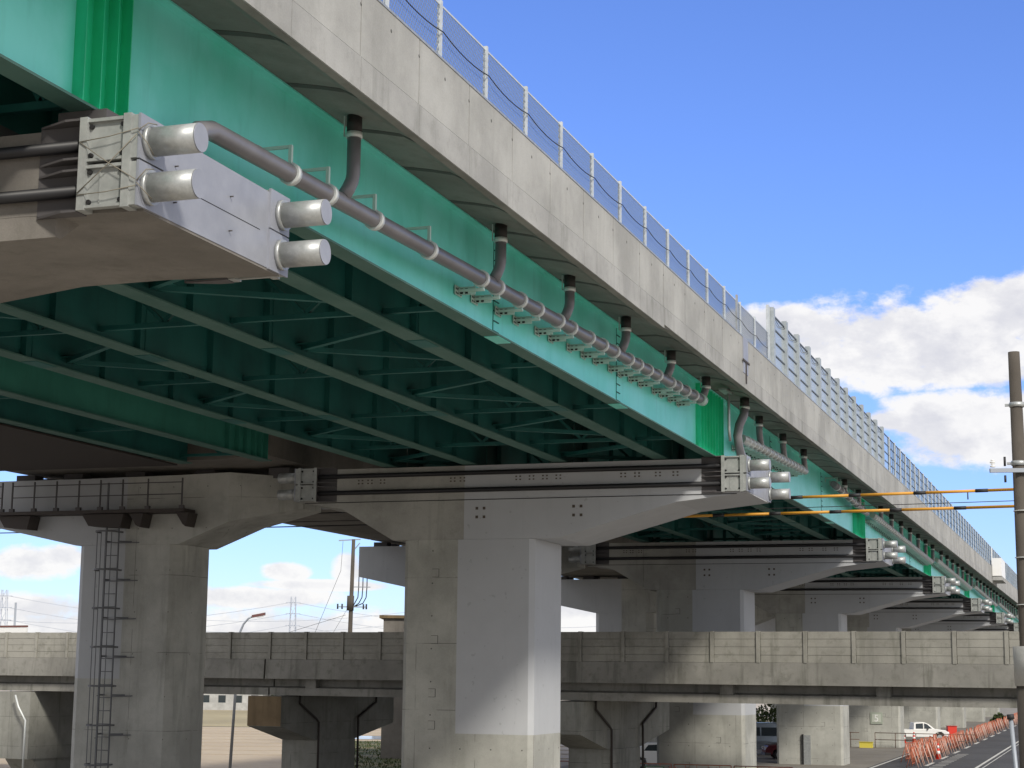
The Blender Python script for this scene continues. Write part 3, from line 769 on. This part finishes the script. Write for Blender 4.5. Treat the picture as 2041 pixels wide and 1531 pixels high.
def tpier(sc, label, end_mat):
    r = empty('ramp_pier', rp(sc, 4.4, 0), label, 'bridge pier', 'piers of the low ramp')
    s = MB(); rloft(s, [(.12, sc-.82, sc+.82, 2.92, 4.15), (2.7, sc-.82, sc+.82, 2.30, 4.15), (6.0, sc-.82, sc+.82, 2.30, 4.15), (9.3, sc-.82, sc+.82, 2.92, 4.15)])
    c = s.build('cap', M_ramppier, r)
    s = MB(); rbox(s, sc-.825, sc+.825, .11, .118, 2.93, 4.14); s.build('cap_end', end_mat, c)
    s = MB(); rbox(s, sc-.9, sc+.88, 2.85, 5.9, -.05, 2.30); s.build('column', M_ramppier, r)
    for (a, b) in ((1.4, 2.7), (7.6, 6.1)):
        s = MB(); s.tube([rp(sc+.9,a,4.2), rp(sc+.9,a,3.85), rp(sc+.9,b,3.2), rp(sc+.96,b+(.1 if b<4 else -.1),3.05), rp(sc+.96,b+(.1 if b<4 else -.1),.1)], .048, 8)
        s.build('downpipe', M_rust, r)
    return r
tpier(-11.35, 'ramp pier with a brown stained cap end, left of the central column', M_brownc)
tpier(2.15, 'ramp pier with a pale cap end, right of the central column', M_ramppier)
pr = empty('portal_pier', rp(-24.8, 4, 0), 'dark wall pier with a low opening, under the ramp at the far left', 'bridge pier')
s = MB(); rloft(s, [(.15,-25.7,-23.9,1.2,4.15),(9.4,-25.7,-23.9,1.2,4.15)]); s.build('wall', M_ramppier, pr)
for a, b in ((1.15,6.3),(8.2,9.4)):
    s = MB(); rbox(s, -25.6, -24.0, a, b, -.05, 1.2); s.build('leg', M_ramppier, pr)
s = MB(); rloft(s, [(.6,-25.6,-24.0,1.19,1.2),(1.15,-25.6,-24.0,.6,1.2)]); s.build('haunch', M_ramppier, pr)
s = MB(); s.tube([rp(-24.5,-.15,4.0), rp(-24.3,-.15,3.5), rp(-23.85,-.15,2.9), rp(-23.85,-.15,.0)], .045, 8); s.build('downpipe', M_strap, pr)

# ---------------- poles, cables, lamps
up = empty('utility_pole', cz(8.80,30,0), 'tall brown concrete pole standing at the right edge of the photo', 'utility pole')
b0 = cz(8.86,30,0)
MB().tube([cz(8.86,30,0), cz(8.74,30,10.78)], .1, 20, radii=[.175,.098]).build('pole', M_pole, up)
for z in (9.85, 8.83):
    MB().tube([cz(8.76,30,z-.04), cz(8.76,30,z+.04)], .128, 16).box(*sorted((cz(8.76,30,0).x-.2,cz(8.76,30,0).x+.26)), cz(8.76,30,0).y-.03, cz(8.76,30,0).y+.03, z-.02, z+.02).build('band', M_galv, up)
s = MB(); s.bar(cz(8.21,29.84,8.68), cz(9.74,29.84,8.71), .06, .07); a = s.build('crossarm', M_steelgrey, up)
for X_, l in ((8.26,'w'),(8.47,'b')):
    s = MB()
    if l == 'w':
        for k in range(4): s.tube([cz(X_,29.84,8.74+k*.035), cz(X_,29.84,8.76+k*.035)], .045 if k%2==0 else .03, 12)
    else: s.tube([cz(X_,29.84,8.48), cz(X_,29.84,8.60)], .02, 8).tube([cz(X_,29.84,8.76), cz(X_,29.84,8.92)], .02, 8)
    s.build('insulator', M_white if l == 'w' else M_cable, a)
for z in (8.0,7.2,6.4):
    MB().tube([cz(8.79,29.99,z), cz(8.79,29.99,z+.012)], .158, 16).build('wire_ring', M_strap, up)
pp = empty('concrete_post', cz(7.2,24,0), 'thick dark post with a pale upper sleeve at the right edge, before the tall pole', 'post')
MB().tube([cz(7.24,24,0), cz(7.21,24,5.07)], .33, 20, radii=[.345,.335]).build('shaft', M_pole, pp)
MB().tube([cz(7.21,24,5.07), cz(7.20,24,5.60)], .355, 24).build('sleeve', M_lightconc, pp)
sp_ = empty('slim_post', cz(12.2,43,0), 'slim grey steel post with a black cap in front of the road at lower right', 'post')
MB().tube([cz(12.42,43,0), cz(12.13,43,4.2)], .055, 12).build('shaft', M_steelgrey, sp_)
MB().tube([cz(12.13,43,4.2), cz(12.12,43,4.32)], .09, 12).build('cap', M_cable, sp_)
# street cables with yellow sleeves
def wl(X, Z0=58.2): return Z0-.39*X
def cable(za, zb_, Xa, Xb, r, m, dz=0, n=24, sag=.15):
    pts = []
    for i in range(n+1):
        u = i/n; X = Xa+(Xb-Xa)*u; pts.append(cz(X, wl(X)+dz, za+(zb_-za)*u - sag*4*u*(1-u)))
    return pts
def sleeved(za, zb_, Xs, Xe, joints_, label, dz=0):
    r = empty('power_cable', cz(0, wl(0)+dz, za), label, 'cable', 'cables strung behind the central pier')
    MB().tube(cable(za, zb_, -34, 24, .02, None, dz), .022, 6).build('wire', M_cable, r)
    f = lambda X: za+(zb_-za)*(X+34)/58 - .15*4*((X+34)/58)*(1-(X+34)/58)
    for a, b in zip([Xs]+joints_, joints_+[Xe]):
        MB().tube([cz(a+.1, wl(a+.1)+dz, f(a+.1)), cz((a+b)/2, wl((a+b)/2)+dz, f((a+b)/2)), cz(b-.1, wl(b-.1)+dz, f(b-.1))], .045, 8).build('yellow_sleeve', M_yellow, r)
    for a in joints_: MB().tube([cz(a-.17, wl(a-.17)+dz, f(a-.17)), cz(a+.17, wl(a+.17)+dz, f(a+.17))], .055, 8).build('sleeve_joint', M_cable, r)
    return r
def Xpx(px, dz=0):
    k = (px-1020)/3489; return k*(58.2+dz)/(1+.39*k)
sleeved(10.62, 10.90, Xpx(1548), 24, [Xpx(p_) for p_ in (1592,1708,1838,1962)], 'upper yellow sleeved cable at the right, ending behind the second pier')
sleeved(10.30, 10.42, Xpx(1255), 24, [Xpx(p_) for p_ in (1440,1554,1676,1798,1928)], 'lower yellow sleeved cable at the right, running on under the second pier cap', .6)
s = MB(); s.tube(cable(10.5, 10.62, -34, 24, .02, None, 1.0), .012, 5)
Xh = Xpx(1934, 1.0); s.tube([cz(Xh, wl(Xh)+1, 10.6), cz(Xh, wl(Xh)+1, 10.85)], .02, 5)
tag(s.build('thin_wire', M_cable, loc=cz(0,59.2,10.5)), 'thin dark wire between the two yellow sleeved cables', 'wire')
# pole behind the ramp with cross arms and thick cables
q = empty('cable_pole', cz(-10.85,120,0), 'slender pole with drooping cables behind the ramp, left of the central column', 'utility pole')
Z = 120; X0 = -10.85
MB().tube([cz(X0-.06,Z,0), cz(X0+.12,Z,14.15)], .13, 12, radii=[.19,.12]).build('pole', M_pole, q)
s = MB(); s.bar(cz(X0-.9,Z,14.05), cz(X0+.6,Z,14.15), .08, .08); s.bar(cz(X0-.9,Z,9.55), cz(X0+1.15,Z,9.55), .07, .07); s.bar(cz(X0+.1,Z,10.9), cz(X0+1.35,Z,10.9), .06, .06)
s.bar(cz(X0+.0,Z,13.2), cz(X0+.55,Z,13.9), .07, .07); s.build('crossarm', M_steelgrey, q)
MB().tube([cz(X0,Z,9.3), cz(X0+.02,Z,10.3)], .24, 12).build('cable_head', M_pole, q)
for k in range(3):
    xx = X0+.55+.28*k
    MB().tube([cz(xx,Z,13.0), cz(xx,Z,10.9), cz(xx-.04,Z,10.2), cz(xx-.25,Z,9.8), cz(X0+.15,Z,9.5)], .035, 6).build('cable', M_cable, q)
for xx in (X0-.85,X0-.55,X0+.9,X0+1.1): MB().tube([cz(xx,Z,9.4), cz(xx,Z,9.75)], .06, 8).build('insulator', M_cable, q)
s = MB()
s.tube([cz(X0-.6,Z,14.0), cz(X0-.7,Z,12), cz(X0-2.8,Z-2,6)], .012, 4); s.tube([cz(X0-.2,Z,9.4), cz(X0-1.9,Z-2,6)], .012, 4); s.tube([cz(X0-.3,Z,9.0), cz(X0-9,Z-4,6)], .012, 4)
s.build('stay_wire', M_cable, q)
# street lamp behind the ramp
l = empty('street_lamp', cz(-14.6,95,0), 'curved arm street lamp whose head shows above the ramp wall', 'street lamp')
pts = [cz(-14.75,95,0), cz(-14.5,95,6.9), cz(-14.46,95,7.25), cz(-14.3,95,7.65), cz(-14.05,95,7.95), cz(-13.8,95,8.08)]
MB().tube(pts, .07, 10, radii=[.085,.065,.06,.055,.05,.045]).build('pole', M_steelgrey, l)
s = MB()
s.obox(cz(-13.85,94.85,8.0), cz(.7,0,.14), cz(0,.3,0), Vector((0,0,.14))); hd = s.build('lamp_head', M_lamp, l)
MB().obox(cz(-13.6,94.9,7.99), cz(.35,0,.07), cz(0,.2,0), Vector((0,0,.03))).build('lens', M_bulb, hd)
# far pylons with wires
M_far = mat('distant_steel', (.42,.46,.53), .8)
def pylon(px, top, Z, w_, label, wires=True):
    X = (px-1020)/3489*Z; r = empty('pylon', cz(X,Z,0), label, 'pylon', 'far power pylons')
    s = MB(); zs = [0,.25*top,.45*top,.6*top,.75*top,.88*top,top]; ws = [w_*1.6,w_*1.15,w_*.95,w_*.85,w_*.75,w_*.68,w_*.62]
    for i in range(len(zs)-1):
        for sg in (-1,1):
            for dz in (-1,1):
                s.bar(cz(X+sg*ws[i]/2,Z+dz*ws[i]/2,zs[i]), cz(X+sg*ws[i+1]/2,Z+dz*ws[i+1]/2,zs[i+1]), .26, .26)
            s.bar(cz(X+sg*ws[i]/2,Z-ws[i]/2,zs[i]), cz(X-sg*ws[i+1]/2,Z-ws[i+1]/2,zs[i+1]), .2, .2)
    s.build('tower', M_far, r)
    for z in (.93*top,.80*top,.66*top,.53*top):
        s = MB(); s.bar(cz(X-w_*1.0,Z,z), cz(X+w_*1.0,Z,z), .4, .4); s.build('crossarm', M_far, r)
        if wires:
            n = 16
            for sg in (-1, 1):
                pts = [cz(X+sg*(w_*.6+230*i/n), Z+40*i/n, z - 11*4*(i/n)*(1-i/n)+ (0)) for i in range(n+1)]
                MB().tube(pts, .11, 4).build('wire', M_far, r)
pylon(592, 43, 900, 3.6, 'lattice pylon seen above the ramp between the two big columns')
pylon(20, 45, 900, 3.9, 'lattice pylon above the ramp at the far left edge')
s = empty('mast', cz(-33.6,120,0), 'thin grey mast beside the far left pylon', 'pole')
MB().tube([cz(-33.6,120,0), cz(-33.6,120,9.6)], .07, 8).build('shaft', M_steelgrey, s)
# pale railing of another road, far left
s = MB(); s.bar(cz(-60,100,6.6), cz(-24,88,6.95), .1, .5); a = s
fr = empty('road_rail', cz(-40,92,6), 'white road side rail with a brown top above the ramp wall at far left', 'guard rail')
a.build('panel', M_white, fr)
MB().bar(cz(-60,100,6.9), cz(-24,88,7.25), .14, .09).build('top_rail', mat('rail_brown', (.16,.07,.06), .7), fr)
s = MB()
for k in range(7): s.bar(cz(-58+k*5.2,99.3-k*1.73,0), cz(-58+k*5.2,99.3-k*1.73,6.6), .12, .12)
s.build('post', M_steelgrey, fr)

# ---------------- small building behind the ramp, distant houses
hb = empty('utility_building', cz(-7.2,108,0), 'small grey block with a brown roof slab above the ramp, beside the central column', 'building')
MB().obox(cz(-7.7,108,0), cz(4,0,0), cz(0,3,0), Vector((0,0,8.45))).build('wall', M_dgirder, hb)
MB().obox(cz(-7.95,107.8,8.45), cz(4.5,0,0), cz(0,3.4,0), Vector((0,0,.18))).build('roof', M_brownc, hb)
M_hw = concrete('house_wall_pale', (.44,.44,.42), 1.5, None, None, None, .5); M_hg = concrete('house_wall_grey', (.26,.27,.28), 1.5, None, None, None, .5); M_roof = mat('roof_tile_grey', (.12,.125,.135), .7)
random.seed(11)
def house(X, Z, w_, d_, h_, m, label):
    r = empty('house', cz(X,Z,0), label, 'house', 'low houses beyond the field')
    o = MB().obox(cz(X,Z,0), cz(w_,0,0), cz(0,d_,0), Vector((0,0,h_))).build('wall', m, r)
    s = MB(); p = [cz(X-.4,Z-.4,h_), cz(X+w_+.4,Z-.4,h_), cz(X+w_+.4,Z+d_+.4,h_), cz(X-.4,Z+d_+.4,h_), cz(X+.8,Z+d_/2,h_+1.6), cz(X+w_-.8,Z+d_/2,h_+1.6)]
    s.add(p, [(0,1,5,4),(1,2,5),(2,3,4,5),(3,0,4),(0,3,2,1)]); s.build('roof', M_roof, r)
    n = max(2, int(w_/2.2))
    for k in range(n):
        xx = X+(k+.5)*w_/n-.5
        f_ = MB().obox(cz(xx,Z-.06,.75 if k != n-1 else .02), cz(1.0,0,0), cz(0,.05,0), Vector((0,0,1.1 if k != n-1 else 1.9)))
        f_.build('window' if k != n-1 else 'door', M_glass if k != n-1 else M_ribs, r)
for a in [(-43,246,9,7,3.2,M_hw,'low white house beyond the field, nearest the ladder pier'),(-33.2,250,5.5,7,4.5,M_hg,'grey house with small windows in the middle of the row beyond the field'),
          (-26.5,244,4.2,6,2.6,M_hw,'narrow white shed beyond the field'),(-20,262,9,8,5.5,M_hg,'grey house beyond the field above the brown cap end'),
          (18,300,10,8,5.,M_hw,'far white house behind the ramp piers'),(-90,250,12,8,5.,M_hw,'white house seen through the portal pier')]: house(*a)
s = MB(); s.obox(cz(-44,240,0), cz(21,0,0), cz(0,.2,0), Vector((0,0,.95)))
tag(s.build('garden_wall', M_lightconc, loc=cz(-44,240,0)), 'long low white wall in front of the distant houses', 'wall')
# shrubs: trunk plus leaf clumps
leafm = ground_mat('dark_leaf', (.035,.055,.02), (.06,.08,.03), (.09,.10,.045), 1.2, 4)
def shrub(X, Z, rad, h_, label, n=420):
    r = empty('shrub', cz(X,Z,0), label, 'shrub', 'shrubs near the houses')
    MB().tube([cz(X,Z,0), cz(X+.1,Z,h_*.5)], .08, 6).build('trunk', M_pole, r)
    s = MB()
    for k in range(n):
        a, b, c = random.uniform(0,6.28), random.random()**.5, random.random()
        q = cz(X+rad*b*math.cos(a)*(1-.5*c), Z+rad*b*math.sin(a)*(1-.5*c), .15+h_*c*(1-.4*b)+random.uniform(-.1,.1))
        d = Vector([random.uniform(-1,1) for _ in range(3)]).normalized()*random.uniform(.10,.24); e = Vector([random.uniform(-1,1) for _ in range(3)]).normalized()*random.uniform(.08,.2)
        s.add([q-d, q+e, q+d, q-e], [(0,1,2,3)])
    s.build('crown', leafm, r)
shrub(-31.5,238,1.6,2.4,'dark shrub by the distant white wall, near the lamp')
shrub(-27.4,238.5,1.2,1.8,'rounded dark shrub just right of the lamp pole')
shrub(24.2,165,3.2,2.9,'leafless dark bush between the third and fourth piers', 900)
shrub(56.5,205,1.3,1.3,'small dark bush by the far end of the lot')
# grass tufts patch near the ramp pier
s = MB()
for k in range(2600):
    X = random.uniform(-11.5,-4); Z = random.uniform(96,134); q = cz(X,Z,0); hgt = random.uniform(.05,.2); a = random.uniform(0,3.14)
    d = Vector((math.cos(a),math.sin(a),0))*.06
    s.add([q-d, q+d, q+Vector((random.uniform(-.08,.08),random.uniform(-.08,.08),hgt))], [(0,1,2)])
tag(s.build('grass', leafm, loc=cz(-8,110,0)), kind='stuff')
g = MB(); g.add([cz(-12,92,.036), cz(2,92,.036), cz(4,136,.036), cz(-12,136,.036)], [(0,1,2,3)]); tag(g.build('grass_verge', M_grassm), kind='structure')
g = MB(); g.add([cz(-16,139,.046), cz(3,139,.046), cz(4,146,.046), cz(-16,146,.046)], [(0,1,2,3)]); tag(g.build('water', mat('ditch_water', (.10,.12,.13), .08)), kind='structure')

# ---------------- road along the viaduct, lot under it
g = MB(); g.add([(-30,60,.032),(-13.75,60,.032),(-13.75,420,.032),(-30,420,.032)], [(0,1,2,3)]); tag(g.build('gravel_lot', M_gravel), kind='structure')
g = MB(); g.add([(-13.75,40,.062),(-2,40,.062),(-2,600,.062),(-13.75,600,.062)], [(0,1,2,3)]); tag(g.build('road', M_asphalt), kind='structure')
M_line = ground_mat('road_line_paint', (.60,.60,.57), (.50,.50,.47), (.34,.34,.33), .6, 5)
s = MB()
def flat(x0,x1,y0,y1,z=.08): s.add([(x0,y0,z),(x1,y0,z),(x1,y1,z),(x0,y1,z)], [(0,1,2,3)])
flat(-13.55,-13.38,40,420); flat(-7.95,-7.78,40,420); flat(-7.55,-7.48,40,150)
for k in range(22): flat(-10.9,-10.68,98+k*9.5,102.6+k*9.5)
for k in range(14): s.add([(-10.45,100+k*1.9,.08),(-9.75,100.8+k*1.9,.08),(-9.75,101.3+k*1.9,.08),(-10.45,100.5+k*1.9,.08)], [(0,1,2,3)])
tag(s.build('road_marking', M_line), kind='structure')

# ---------------- barricades
def barricade(name, label, group, hgt=1.18, w_=1.5):
    r = empty(name, (0,0,0), label, 'barricade', group)
    s = MB(); R_ = .022
    for z in (.25, .60, hgt): s.tube([(0,-w_/2,z),(0,w_/2,z)], R_, 6)
    s.tube([(0,-w_/2,.1),(0,-w_/2,hgt)], R_, 6).tube([(0,w_/2,.1),(0,w_/2,hgt)], R_, 6)
    n = 5
    for k in range(1, n): s.tube([(0,-w_/2+w_*k/n,.25),(0,-w_/2+w_*k/n,hgt)], .014, 5)
    for k in range(2): s.tube([(0,(-.25+.5*k)*w_-.3,.6),(0,(-.25+.5*k)*w_,hgt-.08),(0,(-.25+.5*k)*w_+.3,.6)], .016, 5)
    s.build('frame', M_orange, r)
    for sy in (-1,1):
        MB().tube([(-.32,sy*w_*.47,.02),(0,sy*w_*.47,hgt-.1)], .02, 5).build('leg', M_orange, r)
        MB().tube([(.36,sy*w_*.47,.02),(.02,sy*w_*.47,hgt-.1)], .024, 5).build('leg', mat('leg_highlight', (.62,.42,.34), .5) if 'leg_highlight' not in D.materials else D.materials['leg_highlight'], r)  # paler copy of the orange: painted highlight on the sun-side legs
    return r
b0 = barricade('barricade', 'orange tubular barricade in the long row along the dashed road line', 'barricades along the road')
b0.location = (-11.3,105.6,.06); random.seed(5)
for k in range(1, 52):
    c = copy_tree(b0); c.location = (-11.3+random.uniform(-.1,.1), 105.6+k*2.35, .06); c.rotation_euler.z = random.uniform(-.12,.12)
for k in range(9):
    c = copy_tree(b0); c.location = (-12.25+random.uniform(-.1,.1), 112+k*2.2, .06); c.rotation_euler.z = random.uniform(-.2,.2); c['label'] = 'orange tubular barricade in the short second row behind the striped cone'; c['group'] = 'barricades behind the cone'
b1 = barricade('barricade', 'orange pipe barricade of the cross row in front of the third column foot', 'barricades across the lot', 1.5, 2.4)
b1.location = (-21.5,73,.01); b1.rotation_euler.z = math.pi/2+.03
for k in range(1, 4):
    c = copy_tree(b1); c.location = (-21.5+k*2.55, 73-.05*k, .01); c.rotation_euler.z = math.pi/2+.03
nt_ = empty('notice_board', (-18.4,72.8,1.2), 'small white notice with a green edge hung on the cross row of barricades', 'sign')
MB().box(-18.85,-18.0,72.78,72.80,1.02,1.42).build('frame', mat('notice_green', (.16,.34,.20), .6), nt_)
MB().box(-18.79,-18.06,72.765,72.778,1.06,1.38).build('board', M_white, nt_)
MB().box(-18.6,-18.25,72.755,72.763,1.20,1.26).build('mark', M_orange, nt_)

def cone(x, y, label, hgt=1.0):
    r = empty('traffic_cone', (x,y,.02), label, 'traffic cone', 'traffic cones')
    MB().tube([(x,y,.06),(x,y,.06+hgt)], .1, 14, radii=[.17,.045]).build('cone', M_red, r)
    MB().box(x-.22,x+.22,y-.22,y+.22,.02,.07).build('base', M_red, r)
    f = lambda z: .17-(.125)*z/hgt+.006
    for a, b in ((.32,.52),(.68,.86)): MB().tube([(x,y,.06+a*hgt),(x,y,.06+b*hgt)], .1, 14, radii=[f(a*hgt),f(b*hgt)]).build('band', M_white, r)
cone(-11.0,117.5,'red and white striped cone standing in front of the barricades')
cone(-16.4,146.6,'left one of the two small cones before the pickup wheel', .8)
cone(-15.7,147.6,'right one of the two small cones before the pickup wheel', .8)

# ---------------- rails, board and box at the fifth pier
ra = empty('pipe_railing', (-16.5,134.5,0), 'rusty brown two bar railing round the foot of the fifth pier', 'railing')
s = MB()
for x0, x1 in ((-20.5,-18.3),(-17.2,-9.8)):
    for z in (.62,1.12): s.tube([(x0,134.9,z),(x1,134.4,z)], .03, 6)
    x = x0
    while x < x1+.1: s.tube([(x,134.9-(x-x0)*.05,0),(x,134.9-(x-x0)*.05,1.15)], .03, 6); x += 1.5
s.build('rail', mat('rail_rust', (.14,.085,.06), .7, .2), ra)
bd = empty('number_board', (-17.2,135.7,2.2), 'white board with a pale five on the fifth pier', 'sign')
MB().box(-17.62,-16.72,135.70,135.76,1.75,2.60).build('frame', mat('board_grey_green', (.36,.40,.33), .6), bd)
MB().box(-17.5,-16.84,135.68,135.697,1.87,2.48).build('board', mat('board_pale', (.50,.53,.46), .6), bd)
cu = D.curves.new('numeral', 'FONT'); cu.body = '5'; cu.size = .72; cu.extrude = .006; cu.align_x = 'CENTER'
cu.materials.append(M_white)
tmp = D.objects.new('numeral_curve', cu); nm = D.meshes.new_from_object(tmp); D.objects.remove(tmp)
nm.name = 'numeral'; no = D.objects.new('numeral', nm); SC.collection.objects.link(no); no.parent = bd
no.location = Vector((-17.17,135.672,1.93))-bd.location; no.rotation_euler = (math.pi/2,0,0)
yb_ = empty('yellow_box', (-18.0,134.2,0), 'yellow sandbox at the foot of the fifth pier between the rails', 'box')
MB().box(-18.25,-17.3,134.0,134.5,.02,.42).build('body', mat('box_yellow', (.65,.55,.08), .6), yb_)
MB().box(-18.29,-17.26,133.96,134.54,.42,.47).build('lid', mat('lid_yellow', (.5,.42,.06), .6), yb_)
rb = empty('red_container', cz(36.7,150,0), 'red steel locker beside the pickup bonnet', 'locker')
MB().obox(cz(37.0,150,.05), cz(.75,0,0), cz(0,.6,0), Vector((0,0,1.15))).build('body', M_red, rb)
MB().obox(cz(36.96,149.96,1.2), cz(.83,0,0), cz(0,.68,0), Vector((0,0,.05))).build('lid', mat('lid_red', (.4,.03,.02), .5), rb)
cp_ = empty('cable_duct', (-17.6,106.3,0), 'grey vertical duct on the foot of the fourth pier', 'duct')
MB().box(-17.75,-17.35,106.2,106.36,0,1.75).build('cover', M_galv, cp_); MB().box(-17.86,-17.77,106.22,106.36,0,1.8).build('edge', M_dark, cp_)

# ---------------- vehicles (built along the street's X axis, nose to +X)
def car(name, label, X, Z, L, prof, glass, hgt_w, m, roll_=.33, flip=1, wd=1.7, wheels=(.18,.80), cat='car', tail=None):
    r = empty(name, cz(X,Z,0), label, cat)
    def P(u, t, z): return cz(X+flip*u, Z+t, z+.02)
    n = len(prof); s = MB()
    # body with a slight tumblehome: lower profile full width, upper narrowed
    def ring(t, inset): return [P(u, t+(inset*max(0, z-hgt_w)*(1 if t < wd/2 else -1)), z) for u, z in prof]
    s.add(ring(0,.22)+ring(wd,.22), [tuple(range(n))[::-1], tuple(range(n,2*n))]+[(i,(i+1)%n,n+(i+1)%n,n+i) for i in range(n)])
    b = s.build('body', m, r, bevel=.04)
    for gl in glass:
        s = MB(); q = [P(u, -.012+.22*max(0,z-hgt_w), z) for u, z in gl]; q2 = [P(u, .012+.22*max(0,z-hgt_w), z) for u, z in gl]; k = len(gl)
        s.add(q+q2, [tuple(range(k)), tuple(range(k,2*k))[::-1]]+[(i,k+i,k+(i+1)%k,(i+1)%k) for i in range(k)]); s.build('window', M_glass, r)
    for wx in wheels:
        for t in (-.02, wd-.18):
            w_ = MB().tube([P(wx*L,t,roll_), P(wx*L,t+.2,roll_)], roll_, 22).build('wheel', M_rubber, r)
            MB().tube([P(wx*L,t-.012,roll_), P(wx*L,t+.01,roll_)], roll_*.62, 16).build('rim', M_galv, w_)
    for t in (.12, wd-.42):
        MB().obox(P(L-.22,t,.62), cz(.23*flip,0,0), cz(0,.3,0), Vector((0,0,.16))).build('headlight', M_bulb, r)
    MB().obox(P(-.02,-.01,.30), cz(.35*flip,0,0), cz(0,wd+.02,0), Vector((0,0,.14))).obox(P(L-.35,-.01,.26), cz(.38*flip,0,0), cz(0,wd+.02,0), Vector((0,0,.16))).build('bumper', M_ribs, r)
    MB().obox(P(L*.62,-.16,.95), cz(.1*flip,0,0), cz(0,.14,0), Vector((0,0,.12))).build('mirror', M_ribs, r)
    return r
pk = [(0,.38),(0,.92),(1.9,.95),(1.95,1.50),(2.75,1.56),(3.15,1.42),(3.65,1.02),(4.55,.90),(4.85,.70),(4.85,.38),(4.45,.34),(4.4,.62),(4.2,.76),(3.9,.76),(3.7,.62),(3.66,.34),(1.25,.34),(1.2,.62),(1.0,.76),(.7,.76),(.5,.62),(.46,.34)]
car('pickup_truck', 'white pickup parked beyond the fifth pier, only cab and bonnet showing', 31.75, 148, 4.85, pk, [[(2.08,1.02),(2.1,1.42),(2.7,1.46),(2.7,1.02)],[(2.78,1.02),(2.78,1.46),(3.05,1.38),(3.42,1.04)]], 1.0, M_white, cat='pickup truck', wheels=(.175,.835))
van = [(0,.4),(0,1.9),(.1,2.1),(3.9,2.1),(4.3,1.9),(4.75,1.15),(5.0,1.0),(5.05,.4),(4.6,.36),(4.5,.7),(4.2,.8),(3.9,.7),(3.8,.36),(1.4,.36),(1.3,.7),(1.0,.8),(.7,.7),(.6,.36)]
car('van', 'silver van parked across the gap between the third and fourth piers', 18.9, 119, 5.05, van, [[(.3,1.25),(.3,1.8),(2.0,1.8),(2.0,1.25)],[(2.1,1.25),(2.1,1.8),(3.3,1.8),(3.3,1.25)],[(3.4,1.25),(3.4,1.8),(4.05,1.78),(4.4,1.25)]], 1.2, M_silver, flip=-1, cat='van', wheels=(.2,.83))
sed = [(0,.35),(0,.85),(.5,.98),(1.1,1.38),(2.4,1.40),(3.1,.98),(4.1,.85),(4.3,.6),(4.3,.3),(3.85,.28),(3.8,.55),(3.5,.66),(3.2,.55),(3.15,.28),(1.15,.28),(1.1,.55),(.8,.66),(.5,.55),(.45,.28)]
car('parked_car', 'maroon car nose showing under the silver van', 20.5, 112.5, 4.3, sed, [[(1.0,.98),(1.25,1.3),(1.75,1.32),(1.75,.98)],[(1.83,.98),(1.83,1.32),(2.35,1.32),(2.85,.98)]], .95, M_maroon, flip=-1, roll_=.3)
car('parked_car', 'white car glimpsed in the narrow slit left of the third column', 6.6, 100, 4.3, sed, [[(1.0,.98),(1.25,1.3),(1.75,1.32),(1.75,.98)],[(1.83,.98),(1.83,1.32),(2.35,1.32),(2.85,.98)]], .95, M_white, roll_=.3)
tag(MB().obox(cz(4.6,118,0), cz(3.9,0,0), cz(0,.1,0), Vector((0,0,3.6))).build('blue_grey_screen', mat('screen_blue_grey', (.20,.24,.32), .7), loc=cz(4.6,118,0)), 'blue grey site screen standing behind the right ramp pier', 'screen')
